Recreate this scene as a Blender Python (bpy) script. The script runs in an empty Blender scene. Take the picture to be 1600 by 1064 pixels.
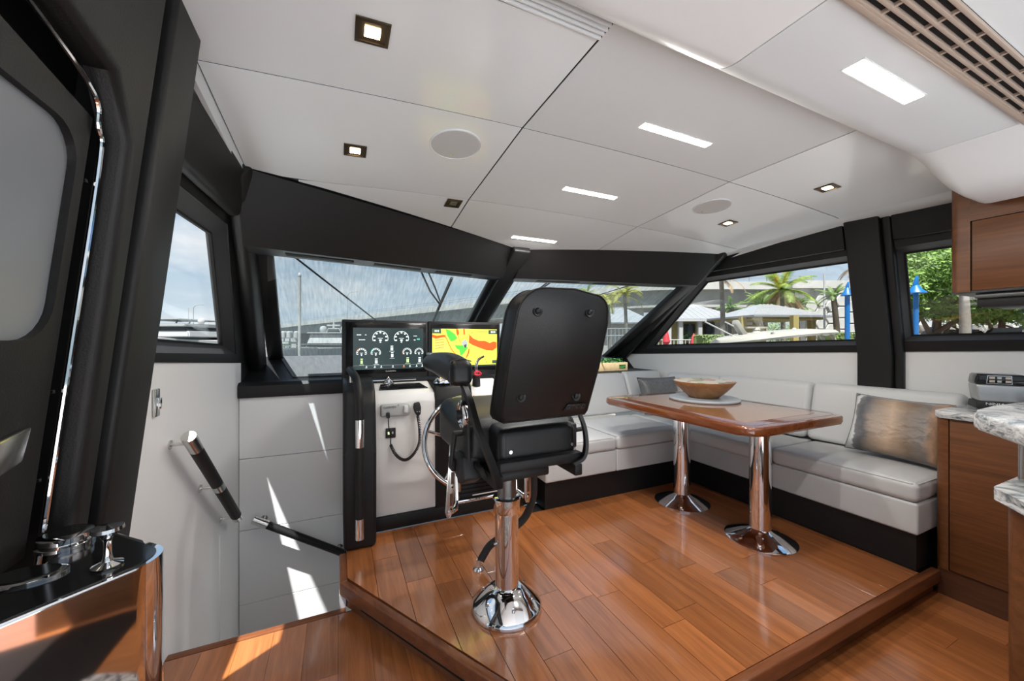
import bpy, bmesh, math, random
from mathutils import Vector, Matrix
random.seed(7)
S = bpy.context.scene
COL = S.collection
R = math.radians

# ------------------------------------------------------------------ camera, world, sun, exposure
CAMZ = 1.2
FPX = 590.0
YAW = math.atan2(270, FPX)
cam_d = bpy.data.cameras.new('camera'); cam = bpy.data.objects.new('camera', cam_d); COL.objects.link(cam)
cam_d.sensor_width = 36; cam_d.lens = 36 * FPX / 1600; cam_d.clip_start = 0.02; cam_d.clip_end = 2000
cam.location = (0, 0, CAMZ); cam.rotation_euler = (R(90), 0, -YAW)
S.camera = cam
S.view_settings.view_transform = 'Standard'; S.view_settings.look = 'None'
S.view_settings.gamma = 1.0; S.view_settings.use_curve_mapping = False
S.view_settings.exposure = 0.92

W = bpy.data.worlds.new('sky'); S.world = W; W.use_nodes = True
nt = W.node_tree; nt.nodes.clear()
out = nt.nodes.new('ShaderNodeOutputWorld'); bg = nt.nodes.new('ShaderNodeBackground')
tc = nt.nodes.new('ShaderNodeTexCoord'); sep = nt.nodes.new('ShaderNodeSeparateXYZ')
grad = nt.nodes.new('ShaderNodeValToRGB')
nt.links.new(tc.outputs['Generated'], sep.inputs[0])
nt.links.new(sep.outputs['Z'], grad.inputs['Fac'])
e = grad.color_ramp.elements
e[0].position = 0.0; e[0].color = (0.62, 0.70, 0.76, 1)
e[1].position = 0.9; e[1].color = (0.20, 0.36, 0.62, 1)
m = grad.color_ramp.elements.new(0.22); m.color = (0.40, 0.54, 0.70, 1)
mp = nt.nodes.new('ShaderNodeMapping'); mp.inputs['Scale'].default_value = (2.2, 2.2, 7.0)
nz = nt.nodes.new('ShaderNodeTexNoise'); nz.inputs['Scale'].default_value = 1.6; nz.inputs['Detail'].default_value = 8; nz.inputs['Roughness'].default_value = 0.56
nt.links.new(tc.outputs['Generated'], mp.inputs[0]); nt.links.new(mp.outputs[0], nz.inputs['Vector'])
cr = nt.nodes.new('ShaderNodeValToRGB'); cr.color_ramp.elements[0].position = 0.44; cr.color_ramp.elements[1].position = 0.66
nt.links.new(nz.outputs['Fac'], cr.inputs['Fac'])
mx = nt.nodes.new('ShaderNodeMix'); mx.data_type = 'RGBA'
nt.links.new(cr.outputs['Color'], mx.inputs[0]); nt.links.new(grad.outputs['Color'], mx.inputs[6]); mx.inputs[7].default_value = (0.80, 0.82, 0.86, 1)
nt.links.new(mx.outputs[2], bg.inputs['Color']); bg.inputs['Strength'].default_value = 0.62
nt.links.new(bg.outputs[0], out.inputs[0])

sun_d = bpy.data.lights.new('sun', 'SUN'); sun = bpy.data.objects.new('sun', sun_d); COL.objects.link(sun)
sun_d.energy = 7.5; sun_d.angle = R(0.6); sun_d.color = (1.0, 0.97, 0.94)
SUNDIR = Vector((0.19, 0.30, -0.935)).normalized()
sun.rotation_euler = SUNDIR.to_track_quat('-Z', 'Y').to_euler()

# ------------------------------------------------------------------ helpers
def ray(u, v):
    a = (u - 800) / FPX; b = (532 - v) / FPX
    s, c = math.sin(YAW), math.cos(YAW)
    return Vector((s + a * c, c - a * s, b))
def at(u, v, depth):            # world point at a distance along the photograph's axis
    return Vector((0, 0, CAMZ)) + ray(u, v) * depth

MATS = {}
def mat(name, col, rough=0.5, metal=0.0, coat=0.0, bump=0.0, bscale=200.0, spec=0.5, emit=None, estr=0.0, var=None, alpha=None):
    if name in MATS: return MATS[name]
    m = bpy.data.materials.new(name); m.use_nodes = True
    n = m.node_tree.nodes; l = m.node_tree.links; p = n['Principled BSDF']
    p.inputs['Base Color'].default_value = (*col, 1); p.inputs['Roughness'].default_value = rough
    p.inputs['Metallic'].default_value = metal; p.inputs['Coat Weight'].default_value = coat
    p.inputs['Coat Roughness'].default_value = 0.04
    p.inputs['Specular IOR Level'].default_value = spec
    if emit: p.inputs['Emission Color'].default_value = (*emit, 1); p.inputs['Emission Strength'].default_value = estr
    if bump or var:
        t = n.new('ShaderNodeTexCoord'); z = n.new('ShaderNodeTexNoise'); z.inputs['Scale'].default_value = bscale; z.inputs['Detail'].default_value = 4
        l.new(t.outputs['Object'], z.inputs['Vector'])
        if bump:
            b = n.new('ShaderNodeBump'); b.inputs['Strength'].default_value = bump; b.inputs['Distance'].default_value = 0.002
            l.new(z.outputs['Fac'], b.inputs['Height']); l.new(b.outputs[0], p.inputs['Normal'])
        if var:
            r = n.new('ShaderNodeMapRange'); r.inputs[3].default_value = 1 - var; r.inputs[4].default_value = 1 + var
            h = n.new('ShaderNodeHueSaturation'); h.inputs['Color'].default_value = (*col, 1)
            l.new(z.outputs['Fac'], r.inputs[0]); l.new(r.outputs[0], h.inputs['Value']); l.new(h.outputs[0], p.inputs['Base Color'])
    MATS[name] = m; return m

def wood(name, dark, light, axis='Y', rough=0.3, coat=0.0, stretch=14.0, scale=6.0, rnd=0.25, fine=0.5):
    m = bpy.data.materials.new(name); m.use_nodes = True
    n = m.node_tree.nodes; l = m.node_tree.links; p = n['Principled BSDF']
    p.inputs['Roughness'].default_value = rough; p.inputs['Coat Weight'].default_value = coat; p.inputs['Coat Roughness'].default_value = 0.06
    t = n.new('ShaderNodeTexCoord'); oi = n.new('ShaderNodeObjectInfo')
    ad = n.new('ShaderNodeVectorMath'); ad.operation = 'MULTIPLY_ADD'
    cb = n.new('ShaderNodeCombineXYZ')
    for k in range(3): l.new(oi.outputs['Random'], cb.inputs[k])
    ad.inputs[1].default_value = (37, 53, 71); l.new(cb.outputs[0], ad.inputs[0]); l.new(t.outputs['Object'], ad.inputs[2])
    mp = n.new('ShaderNodeMapping'); sc = [stretch, stretch, stretch]; sc['XYZ'.index(axis)] = 0.9
    mp.inputs['Scale'].default_value = sc; l.new(ad.outputs[0], mp.inputs[0])
    z = n.new('ShaderNodeTexNoise'); z.inputs['Scale'].default_value = scale * 0.35; z.inputs['Detail'].default_value = 5; z.inputs['Distortion'].default_value = 0.6
    l.new(mp.outputs[0], z.inputs['Vector'])
    z2 = n.new('ShaderNodeTexNoise'); z2.inputs['Scale'].default_value = scale * 2.2; z2.inputs['Detail'].default_value = 3
    l.new(mp.outputs[0], z2.inputs['Vector'])
    mm = n.new('ShaderNodeMath'); mm.operation = 'MULTIPLY_ADD'; mm.inputs[1].default_value = fine; l.new(z2.outputs['Fac'], mm.inputs[0]); l.new(z.outputs['Fac'], mm.inputs[2])
    rp = n.new('ShaderNodeValToRGB'); rp.color_ramp.elements[0].position = 0.5; rp.color_ramp.elements[1].position = 0.98
    rp.color_ramp.elements[0].color = (*dark, 1); rp.color_ramp.elements[1].color = (*light, 1); l.new(mm.outputs[0], rp.inputs['Fac'])
    h = n.new('ShaderNodeHueSaturation'); r = n.new('ShaderNodeMapRange'); r.inputs[3].default_value = 1 - rnd; r.inputs[4].default_value = 1 + rnd
    l.new(oi.outputs['Random'], r.inputs[0]); l.new(r.outputs[0], h.inputs['Value']); l.new(rp.outputs[0], h.inputs['Color']); l.new(h.outputs[0], p.inputs['Base Color'])
    MATS[name] = m; return m

def marble(name):
    m = bpy.data.materials.new(name); m.use_nodes = True
    n = m.node_tree.nodes; l = m.node_tree.links; p = n['Principled BSDF']
    p.inputs['Roughness'].default_value = 0.16
    t = n.new('ShaderNodeTexCoord'); mp = n.new('ShaderNodeMapping'); mp.inputs['Scale'].default_value = (1, 1, 2.4); mp.inputs['Rotation'].default_value = (0.3, 0.2, 0.6)
    l.new(t.outputs['Object'], mp.inputs[0])
    z = n.new('ShaderNodeTexNoise'); z.inputs['Scale'].default_value = 9; z.inputs['Detail'].default_value = 8; z.inputs['Roughness'].default_value = 0.65; z.inputs['Distortion'].default_value = 2.2
    l.new(mp.outputs[0], z.inputs['Vector'])
    rp = n.new('ShaderNodeValToRGB'); el = rp.color_ramp.elements
    el[0].position = 0.36; el[0].color = (0.10, 0.12, 0.13, 1); el[1].position = 0.56; el[1].color = (0.66, 0.66, 0.65, 1)
    a = el.new(0.45); a.color = (0.36, 0.38, 0.39, 1)
    l.new(z.outputs['Fac'], rp.inputs['Fac']); l.new(rp.outputs[0], p.inputs['Base Color'])
    MATS[name] = m; return m

def glass(name, tint=(1, 1, 1), gl=0.06):
    m = bpy.data.materials.new(name); m.use_nodes = True
    n = m.node_tree.nodes; l = m.node_tree.links; n.clear()
    o = n.new('ShaderNodeOutputMaterial'); t = n.new('ShaderNodeBsdfTransparent'); t.inputs[0].default_value = (*tint, 1)
    g = n.new('ShaderNodeBsdfGlossy'); g.inputs['Roughness'].default_value = 0.02
    x = n.new('ShaderNodeMixShader'); x.inputs[0].default_value = gl
    l.new(t.outputs[0], x.inputs[1]); l.new(g.outputs[0], x.inputs[2]); l.new(x.outputs[0], o.inputs[0])
    MATS[name] = m; return m

def mesh_screen(name):
    m = bpy.data.materials.new(name); m.use_nodes = True
    n = m.node_tree.nodes; l = m.node_tree.links; n.clear()
    o = n.new('ShaderNodeOutputMaterial'); t = n.new('ShaderNodeBsdfTransparent')
    t2 = n.new('ShaderNodeBsdfTransparent'); t.inputs[0].default_value = (0.80, 0.85, 0.86, 1); t2.inputs[0].default_value = (0.58, 0.65, 0.67, 1)
    d = n.new('ShaderNodeBsdfTranslucent'); d.inputs[0].default_value = (0.5, 0.55, 0.56, 1)
    tcn = n.new('ShaderNodeTexCoord'); mp = n.new('ShaderNodeMapping'); mp.inputs['Scale'].default_value = (70, 8, 8)
    z = n.new('ShaderNodeTexNoise'); z.inputs['Scale'].default_value = 1.0; z.inputs['Detail'].default_value = 4
    r = n.new('ShaderNodeMapRange'); r.inputs[1].default_value = 0.32; r.inputs[2].default_value = 0.68
    l.new(tcn.outputs['Object'], mp.inputs[0]); l.new(mp.outputs[0], z.inputs['Vector']); l.new(z.outputs['Fac'], r.inputs[0])
    x = n.new('ShaderNodeMixShader'); l.new(r.outputs[0], x.inputs[0]); l.new(t.outputs[0], x.inputs[1]); l.new(t2.outputs[0], x.inputs[2])
    x2 = n.new('ShaderNodeMixShader'); x2.inputs[0].default_value = 0.03; l.new(x.outputs[0], x2.inputs[1]); l.new(d.outputs[0], x2.inputs[2]); l.new(x2.outputs[0], o.inputs[0])
    MATS[name] = m; return m

def M(x): return MATS[x]

# --- bmesh shape helpers (everything authored in world coordinates)
def B(): return bmesh.new()
def box(bm, x0, x1, y0, y1, z0, z1, bev=0.0, seg=2, mtx=None):
    g = bmesh.ops.create_cube(bm, size=1.0); vs = g['verts']
    for v in vs: v.co = Vector(((x0 + x1) / 2 + v.co.x * (x1 - x0), (y0 + y1) / 2 + v.co.y * (y1 - y0), (z0 + z1) / 2 + v.co.z * (z1 - z0)))
    if bev > 0:
        es = list({e for v in vs for e in v.link_edges})
        r = bmesh.ops.bevel(bm, geom=es, offset=bev, segments=seg, affect='EDGES', profile=0.5)
        vs = list({v for f in r['faces'] for v in f.verts} | {v for v in vs if v.is_valid})
    if mtx is not None:
        for v in vs: v.co = mtx @ v.co
    return bm
def poly(bm, bottom, top):      # prism between two matching loops
    a = [bm.verts.new(p) for p in bottom]; b = [bm.verts.new(p) for p in top]; n = len(a)
    bm.faces.new(a[::-1]); bm.faces.new(b)
    for i in range(n): bm.faces.new((a[i], a[(i + 1) % n], b[(i + 1) % n], b[i]))
    return bm
def extr(bm, pts, vec, bev=0.0, seg=2):   # polygon extruded along vec
    vec = Vector(vec); n0 = set(bm.verts)
    poly(bm, pts, [Vector(p) + vec for p in pts])
    if bev:
        vs = [v for v in bm.verts if v not in n0]
        es = list({e for v in vs for e in v.link_edges})
        bmesh.ops.bevel(bm, geom=es, offset=bev, segments=seg, affect='EDGES', profile=0.5, clamp_overlap=True)
    return bm
def prof_x(bm, yz, x0, x1, bev=0.0, seg=2):
    return extr(bm, [(x0, y, z) for y, z in yz], (x1 - x0, 0, 0), bev, seg)
def prof_z(bm, xy, z0, z1, bev=0.0, seg=2):
    return extr(bm, [(x, y, z0) for x, y in xy], (0, 0, z1 - z0), bev, seg)
def tube(bm, pts, r, n=12, closed=False, caps=True):
    pts = [Vector(p) for p in pts]; k = len(pts); rings = []
    rr = r if isinstance(r, (list, tuple)) else [r] * k
    up = None
    for i, p in enumerate(pts):
        if closed: d = (pts[(i + 1) % k] - pts[i - 1]).normalized()
        else: d = (pts[min(i + 1, k - 1)] - pts[max(i - 1, 0)]).normalized()
        if up is None:
            up = d.orthogonal().normalized()
        else:
            up = (up - d * up.dot(d))
            up = up.normalized() if up.length > 1e-5 else d.orthogonal().normalized()
        s = d.cross(up)
        rings.append([bm.verts.new(p + (up * math.cos(2 * math.pi * j / n) + s * math.sin(2 * math.pi * j / n)) * rr[i]) for j in range(n)])
    for i in range(k if closed else k - 1):
        a, b = rings[i], rings[(i + 1) % k]
        for j in range(n): bm.faces.new((a[j], a[(j + 1) % n], b[(j + 1) % n], b[j]))
    if caps and not closed: bm.faces.new(rings[0][::-1]); bm.faces.new(rings[-1])
    return bm
def cyl(bm, p0, p1, r0, r1=None, n=20): return tube(bm, [p0, p1], [r0, r0 if r1 is None else r1], n)
def lathe(bm, c, prof, n=40, axis='Z', ell=(1, 1)):   # prof: (r, h)
    c = Vector(c); rings = []
    for r, h in prof:
        ring = []
        for j in range(n):
            a = 2 * math.pi * j / n; q = (math.cos(a) * r * ell[0], math.sin(a) * r * ell[1])
            if axis == 'Z': v = Vector((q[0], q[1], h))
            elif axis == 'X': v = Vector((h, q[0], q[1]))
            else: v = Vector((q[0], h, q[1]))
            ring.append(bm.verts.new(c + v))
        rings.append(ring)
    for a, b in zip(rings, rings[1:]):
        for j in range(n): bm.faces.new((a[j], a[(j + 1) % n], b[(j + 1) % n], b[j]))
    bm.faces.new(rings[0][::-1]); bm.faces.new(rings[-1])
    return bm
def sphere(bm, c, r, sc=(1, 1, 1), u=16, v=10):
    bmesh.ops.create_uvsphere(bm, u_segments=u, v_segments=v, radius=r, matrix=Matrix.Translation(c) @ Matrix.Diagonal((*sc, 1)))
    return bm
def loft(bm, rows, thick=None, nrm=None):   # grid surface of rows of points, optional thickness along nrm
    def sheet(rows):
        return [[bm.verts.new(p) for p in r] for r in rows]
    g = sheet(rows)
    for a, b in zip(g, g[1:]):
        for i in range(len(a) - 1): bm.faces.new((a[i], a[i + 1], b[i + 1], b[i]))
    if thick:
        nv = Vector(nrm) * thick
        h = sheet([[Vector(p) + nv for p in r] for r in rows])
        for a, b in zip(h, h[1:]):
            for i in range(len(a) - 1): bm.faces.new((a[i], b[i], b[i + 1], a[i + 1]))
        for i in range(len(g[0]) - 1):
            bm.faces.new((g[0][i], h[0][i], h[0][i + 1], g[0][i + 1])); bm.faces.new((g[-1][i], g[-1][i + 1], h[-1][i + 1], h[-1][i]))
        for i in range(len(g) - 1):
            bm.faces.new((g[i][0], g[i + 1][0], h[i + 1][0], h[i][0])); bm.faces.new((g[i][-1], h[i][-1], h[i + 1][-1], g[i + 1][-1]))
    return bm
def catmull(pts, sub=8):
    pts = [Vector(p) for p in pts]; o = []
    for i in range(len(pts) - 1):
        p0 = pts[max(i - 1, 0)]; p1 = pts[i]; p2 = pts[i + 1]; p3 = pts[min(i + 2, len(pts) - 1)]
        for k in range(sub):
            t = k / sub
            o.append(0.5 * ((2 * p1) + (p2 - p0) * t + (2 * p0 - 5 * p1 + 4 * p2 - p3) * t * t + (3 * p1 - p0 - 3 * p2 + p3) * t ** 3))
    o.append(pts[-1]); return o

WORLD = {}
def wloc(o):
    return WORLD.get(o.name, Vector((0, 0, 0)))
def obj(name, bm, m, parent=None, ang=35, origin=None):
    if isinstance(bm, bmesh.types.BMesh):
        bmesh.ops.recalc_face_normals(bm, faces=bm.faces)
        me = bpy.data.meshes.new(name); bm.to_mesh(me); bm.free()
    else: me = bm
    base = wloc(parent) if parent else Vector((0, 0, 0))
    org = Vector(origin) if origin is not None else base
    me.transform(Matrix.Translation(-org))
    if ang is not None:
        for p in me.polygons: p.use_smooth = True
        me.set_sharp_from_angle(angle=R(ang))
    me.materials.append(M(m) if isinstance(m, str) else m)
    o = bpy.data.objects.new(name, me); COL.objects.link(o)
    o.location = org - base
    if parent: o.parent = parent
    WORLD[o.name] = org
    return o
def thing(name, label, cat, loc=(0, 0, 0), group=None):
    o = bpy.data.objects.new(name, None); COL.objects.link(o); o.location = loc; o.empty_display_size = 0.1
    o['label'] = label; o['category'] = cat
    if group: o['group'] = group
    WORLD[o.name] = Vector(loc); return o
def tag(o, label, cat, group=None):
    o['label'] = label; o['category'] = cat
    if group: o['group'] = group
    return o
def struct(name, bm, m, ang=35, origin=None):
    o = obj(name, bm, m, None, ang, origin); o['kind'] = 'structure'; return o
def structE(name, loc=(0, 0, 0)):
    o = bpy.data.objects.new(name, None); COL.objects.link(o); o.location = loc; o.empty_display_size = 0.1
    o['kind'] = 'structure'; WORLD[o.name] = Vector(loc); return o
def text(name, s, size, mtx, m, parent, ext=0.0006, shear=0.0, align='CENTER', wide=1.0):
    cu = bpy.data.curves.new(name, 'FONT'); cu.body = s; cu.size = size; cu.extrude = ext; cu.shear = shear; cu.align_x = align; cu.align_y = 'CENTER'
    to = bpy.data.objects.new(name, cu); COL.objects.link(to)
    dg = bpy.context.evaluated_depsgraph_get(); dg.update()
    me = bpy.data.meshes.new_from_object(to.evaluated_get(dg)); bpy.data.objects.remove(to); bpy.data.curves.remove(cu)
    me.materials.clear(); me.transform(mtx @ Matrix.Diagonal((wide, 1, 1, 1)))
    return obj(name, me, m, parent, ang=None)
def frame_mtx(o, xdir, ydir):   # local x,y -> world axes at o
    x = Vector(xdir).normalized(); y = Vector(ydir).normalized(); z = x.cross(y)
    m = Matrix((x, y, z)).transposed().to_4x4(); m.translation = Vector(o); return m

# ------------------------------------------------------------------ materials
mat('black_leather', (0.008, 0.008, 0.0085), 0.5, bump=0.25, bscale=260, spec=0.4)
mat('black_satin', (0.007, 0.007, 0.0075), 0.48, bump=0.12, bscale=320, spec=0.4)
mat('black_gloss', (0.008, 0.008, 0.009), 0.12)
mat('black_plastic', (0.012, 0.012, 0.013), 0.5)
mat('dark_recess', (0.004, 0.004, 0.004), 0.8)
mat('dark_grey', (0.035, 0.035, 0.038), 0.5)
mat('dash_mesh', (0.10, 0.10, 0.105), 0.75, bump=0.6, bscale=500, var=0.35)
mat('ceiling_white', (0.83, 0.86, 0.88), 0.22, coat=0.25)
mat('ceiling_fabric', (0.73, 0.755, 0.775), 0.6, bump=0.25, bscale=500)
mat('soffit_white', (0.82, 0.83, 0.84), 0.35)
mat('wall_white', (0.82, 0.825, 0.83), 0.45, bump=0.05, bscale=150)
mat('white_leather', (0.575, 0.58, 0.58), 0.42, bump=0.22, bscale=170)
mat('gelcoat', (0.86, 0.855, 0.84), 0.4, bump=0.22, bscale=420)
mat('grey_plastic', (0.42, 0.43, 0.43), 0.5)
mat('white_plastic', (0.7, 0.7, 0.7), 0.35)
mat('chrome', (0.86, 0.86, 0.87), 0.045, metal=1)
mat('steel', (0.62, 0.62, 0.60), 0.24, metal=1)
mat('anodized', (0.22, 0.23, 0.23), 0.32, metal=1)
mat('speaker_cloth', (0.58, 0.58, 0.58), 0.6)
mat('led_warm', (1, 1, 1), 0.5, emit=(1.0, 0.93, 0.80), estr=9)
mat('spot_warm', (1, 1, 1), 0.5, emit=(1.0, 0.82, 0.50), estr=22)
mat('lamp_off', (0.5, 0.5, 0.5), 0.3)
mat('bronze_can', (0.10, 0.07, 0.045), 0.3, metal=0.8)
mat('vent_wood', (0.42, 0.33, 0.27), 0.5)
mat('plate_glaze', (0.38, 0.42, 0.46), 0.25)
mat('red_cord', (0.75, 0.02, 0.06), 0.45)
mat('pillow_grey', (0.12, 0.125, 0.13), 0.35, bump=0.3, bscale=60, var=0.5)
mat('green_leaf', (0.05, 0.22, 0.04), 0.5)
mat('box_wood', (0.62, 0.44, 0.24), 0.5, var=0.2, bscale=30)
wood('teak_floor', (0.25, 0.079, 0.022), (0.44, 0.155, 0.048), 'Y', rough=0.3, rnd=0.2, stretch=16, scale=5, coat=0.9)
M_ = MATS['teak_floor'].node_tree.nodes['Principled BSDF']; M_.inputs['Coat IOR'].default_value = 1.75; M_.inputs['Coat Roughness'].default_value = 0.11
wood('teak_trim_x', (0.12, 0.038, 0.015), (0.25, 0.085, 0.032), 'X', rough=0.28, rnd=0.1)
wood('teak_trim_y', (0.13, 0.040, 0.016), (0.26, 0.090, 0.034), 'Y', rough=0.28, rnd=0.1)
wood('teak_cab', (0.10, 0.034, 0.010), (0.19, 0.070, 0.022), 'Y', rough=0.38, rnd=0.06, stretch=22, scale=6)
wood('teak_cab_dark', (0.07, 0.025, 0.011), (0.12, 0.045, 0.02), 'Y', rough=0.4, rnd=0.06, stretch=22)
wood('table_inlay', (0.26, 0.11, 0.042), (0.40, 0.19, 0.08), 'Y', rough=0.2, coat=1.0, rnd=0.05, stretch=18)
wood('table_rim', (0.13, 0.032, 0.010), (0.24, 0.070, 0.020), 'Y', rough=0.2, coat=1.0, rnd=0.05)
wood('bowl_wood', (0.26, 0.11, 0.035), (0.42, 0.20, 0.07), 'X', rough=0.4, rnd=0.05)
marble('marble')
glass('pane', (0.97, 0.985, 0.985), 0.05)
glass('pane_dark', (0.72, 0.76, 0.78), 0.08)
mesh_screen('sun_mesh')
# ------------------------------------------------------------------ the setting
LOW = -0.125
# --- raised platform floor of teak planks
def diag(x): return 2.053 - 1.712 * (x - 0.014)
plat = structE('floor_raised', (1.4, 1.6, 0))
PW_ = 0.132
def plank(parent, pts, z1, th=0.02, m='teak_floor', ins=0.0009, bev=0.0006):
    bm = B()
    c = sum((Vector((p[0], p[1], 0)) for p in pts), Vector()) / len(pts)
    q = []
    for p in pts:
        d = Vector((p[0], p[1], 0)) - c; q.append((c.x + d.x - math.copysign(ins, d.x), c.y + d.y - math.copysign(ins, d.y)))
    extr(bm, [(a, b, z1 - th) for a, b in q], (0, 0, th))
    top = [e for e in bm.edges if all(abs(v.co.z - z1) < 1e-6 for v in e.verts)]
    if bev: bmesh.ops.bevel(bm, geom=top, offset=bev, segments=1, affect='EDGES')
    return obj('plank', bm, m, parent, ang=20, origin=(c.x, c.y, z1 - th))
def aft_in(x): return max(0.898, diag(x) + 0.07)
xk = 0.014 + (2.123 - 0.898) / 1.712
x = 0.037
i = 0
while x < 2.70:
    x1 = min(x + PW_, 2.724)
    yf = 2.49 if x1 < 1.34 else 2.335
    ya0, ya1 = aft_in(x), aft_in(x1)
    low = [(x, ya0)]
    if x < xk < x1: low.append((xk, 0.898))
    low.append((x1, ya1))
    cuts = []
    y = max(ya0, ya1) + random.uniform(0.25, 0.75)
    while y < yf - 0.2: cuts.append(y); y += random.uniform(0.55, 0.95)
    cuts.append(yf)
    for k, yc in enumerate(cuts):
        plank(plat, low + [(x1, yc), (x, yc)], 0.0)
        low = [(x, yc), (x1, yc)]
    x = x1; i += 1
bm = B(); prof_z(bm, [(0.03, 2.49), (0.03, 2.06), (0.72, 0.89), (2.85, 0.89), (2.85, 2.49)], -0.10, -0.0165)
obj('subfloor', bm, 'dark_recess', plat)
# nosing and riser of the platform
def offs(path, d):
    o = []
    for i, p in enumerate(path):
        p = Vector(p); a = Vector(path[i - 1]) if i else None; b = Vector(path[i + 1]) if i < len(path) - 1 else None
        n = []
        for s, t in ((a, p), (p, b)):
            if s is not None and t is not None:
                q = (t - s).normalized(); n.append(Vector((q.y, -q.x)))
        if len(n) == 1: o.append(p - n[0] * d)
        else:
            h = (n[0] + n[1]).normalized(); o.append(p - h * (d / h.dot(n[0])))
    return [tuple(v) for v in o]
NP = [(0.0, 2.33), (0.002, 2.052), (0.706, 0.862), (2.86, 0.862)]
NI = offs([Vector(p) for p in NP], 0.036); NR = offs([Vector(p) for p in NP], 0.028)
for k in range(3):
    bm = B(); prof_z(bm, [NP[k], NP[k + 1], NI[k + 1], NI[k]], -0.062, 0.0015, bev=0.006, seg=3)
    struct('trim_%d' % (k + 1), bm, 'teak_trim_x' if k == 2 else 'teak_trim_y')
NR2 = offs([Vector(p) for p in NP], 0.045)
for k in range(3):
    bm = B(); prof_z(bm, [NR[k], NR[k + 1], NR2[k + 1], NR2[k]], LOW, -0.0625)
    struct('trim_%d' % (k + 4), bm, 'teak_trim_x' if k == 2 else 'teak_trim_y')
# --- lower floor
lowf = structE('floor', (1.0, 0.0, LOW))
x = -1.06
while x < 3.3:
    x1 = x + PW_
    if x1 <= 0.0: yf = lambda q: 2.010
    elif x < 0.70: yf = lambda q: min(2.010, diag(q) + 0.06)
    else: yf = lambda q: 0.89
    low = [(x, -0.95), (x1, -0.95)]
    y = random.uniform(-0.3, 0.5); cuts = []
    top = min(yf(x), yf(x1))
    while y < top - 0.15: cuts.append(y); y += random.uniform(0.6, 1.1)
    for yc in cuts:
        plank(lowf, low + [(x1, yc), (x, yc)], LOW, ins=0.0006, bev=0); low = [(x, yc), (x1, yc)]
    kx = 0.014 + (2.053 + 0.06 - 2.010) / 1.712
    mid = [(kx, 2.010)] if x < kx < x1 else []
    plank(lowf, low + [(x1, yf(x1))] + mid + [(x, yf(x))], LOW, ins=0.0006, bev=0)
    x = x1
bm = B(); box(bm, -1.06, 0.03, 2.012, 2.047, LOW - 0.1, LOW + 0.003, 0.003)
struct('trim_7', bm, 'teak_trim_x')
bm = B(); box(bm, -1.1, 3.6, -5.0, 2.04, LOW - 0.08, LOW - 0.0165); obj('subfloor', bm, 'dark_recess', lowf)
bm = B(); box(bm, -1.6, 4.3, -6.0, -0.952, LOW - 0.0165, LOW - 0.001); obj('bounce_sole', bm, mat('sole_bounce_white', (0.78, 0.80, 0.82), 0.6), lowf)  # assumed white sole behind the camera, added to bounce sun onto the ceiling

# --- side wall surfaces
def PWx(y, z): return -0.66 + 0.069 * (y - 1.95) + 0.26 * max(0.0, z - 1.1)
def SWx(y, z): return 3.39 - 0.09 * (y - 1.4) - 0.20 * max(0.0, z - 1.1)
def psill(y): return 1.11 - 0.058 * (y - 2.0)
def ssill(y): return 1.143 - 0.037 * (y - 0.72)
wp = structE('wall_port', (-0.66, 1.95, 0))
bm = B(); loft(bm, [[(PWx(y, 0), y, -1.7) for y in (1.34, 2.0, 3.0)], [(PWx(y, 0), y, psill(y)) for y in (1.34, 2.0, 3.0)]], 0.04, (-1, 0, 0))
obj('wall_panel', bm, 'wall_white', wp)
bm = B(); loft(bm, [[(PWx(y, 0) - 0.005, y, psill(y) - 0.12) for y in (2.96, 3.6)], [(PWx(y, 0) - 0.005, y, psill(y)) for y in (2.96, 3.6)]], 0.04, (-1, 0, 0))
obj('wall_panel', bm, 'black_satin', wp)
# small hinged locker seam on the lower port wall
for yy in (2.62,):
    bm = B(); box(bm, PWx(yy, 0) - 0.002, PWx(yy, 0) + 0.004, yy, yy + 0.006, -1.2, 0.10); obj('seam_bead', bm, 'wall_white', wp)
    bm = B(); box(bm, PWx(yy, 0) - 0.002, PWx(yy, 0) + 0.004, yy + 0.09, yy + 0.096, -1.2, 0.02); obj('seam_bead', bm, 'wall_white', wp)

def ring(bm, a, b, th=None, nrm=None):
    n = len(a)
    A = [bm.verts.new(p) for p in a]; Bv = [bm.verts.new(p) for p in b]
    for i in range(n): bm.faces.new((A[i], A[(i + 1) % n], Bv[(i + 1) % n], Bv[i]))
    if th:
        nv = Vector(nrm) * th
        A2 = [bm.verts.new(Vector(p) + nv) for p in a]; B2 = [bm.verts.new(Vector(p) + nv) for p in b]
        for i in range(n):
            j = (i + 1) % n
            bm.faces.new((A2[j], A2[i], B2[i], B2[j])); bm.faces.new((A[i], A2[i], A2[j], A[j])); bm.faces.new((Bv[j], B2[j], B2[i], Bv[i]))
    return bm
def inset(pts, d):
    c = sum((Vector(p) for p in pts), Vector((0, 0))) / len(pts); o = []
    n = len(pts)
    for i in range(n):
        p = Vector(pts[i]); a = Vector(pts[i - 1]); b = Vector(pts[(i + 1) % n])
        e1 = (p - a).normalized(); e2 = (b - p).normalized()
        n1 = Vector((-e1.y, e1.x)); n2 = Vector((-e2.y, e2.x))
        if n1.dot(c - p) < 0: n1 = -n1
        if n2.dot(c - p) < 0: n2 = -n2
        h = (n1 + n2).normalized(); o.append(tuple(p + h * (d / max(0.3, h.dot(n1)))))
    return o
WN = [0]
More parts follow.
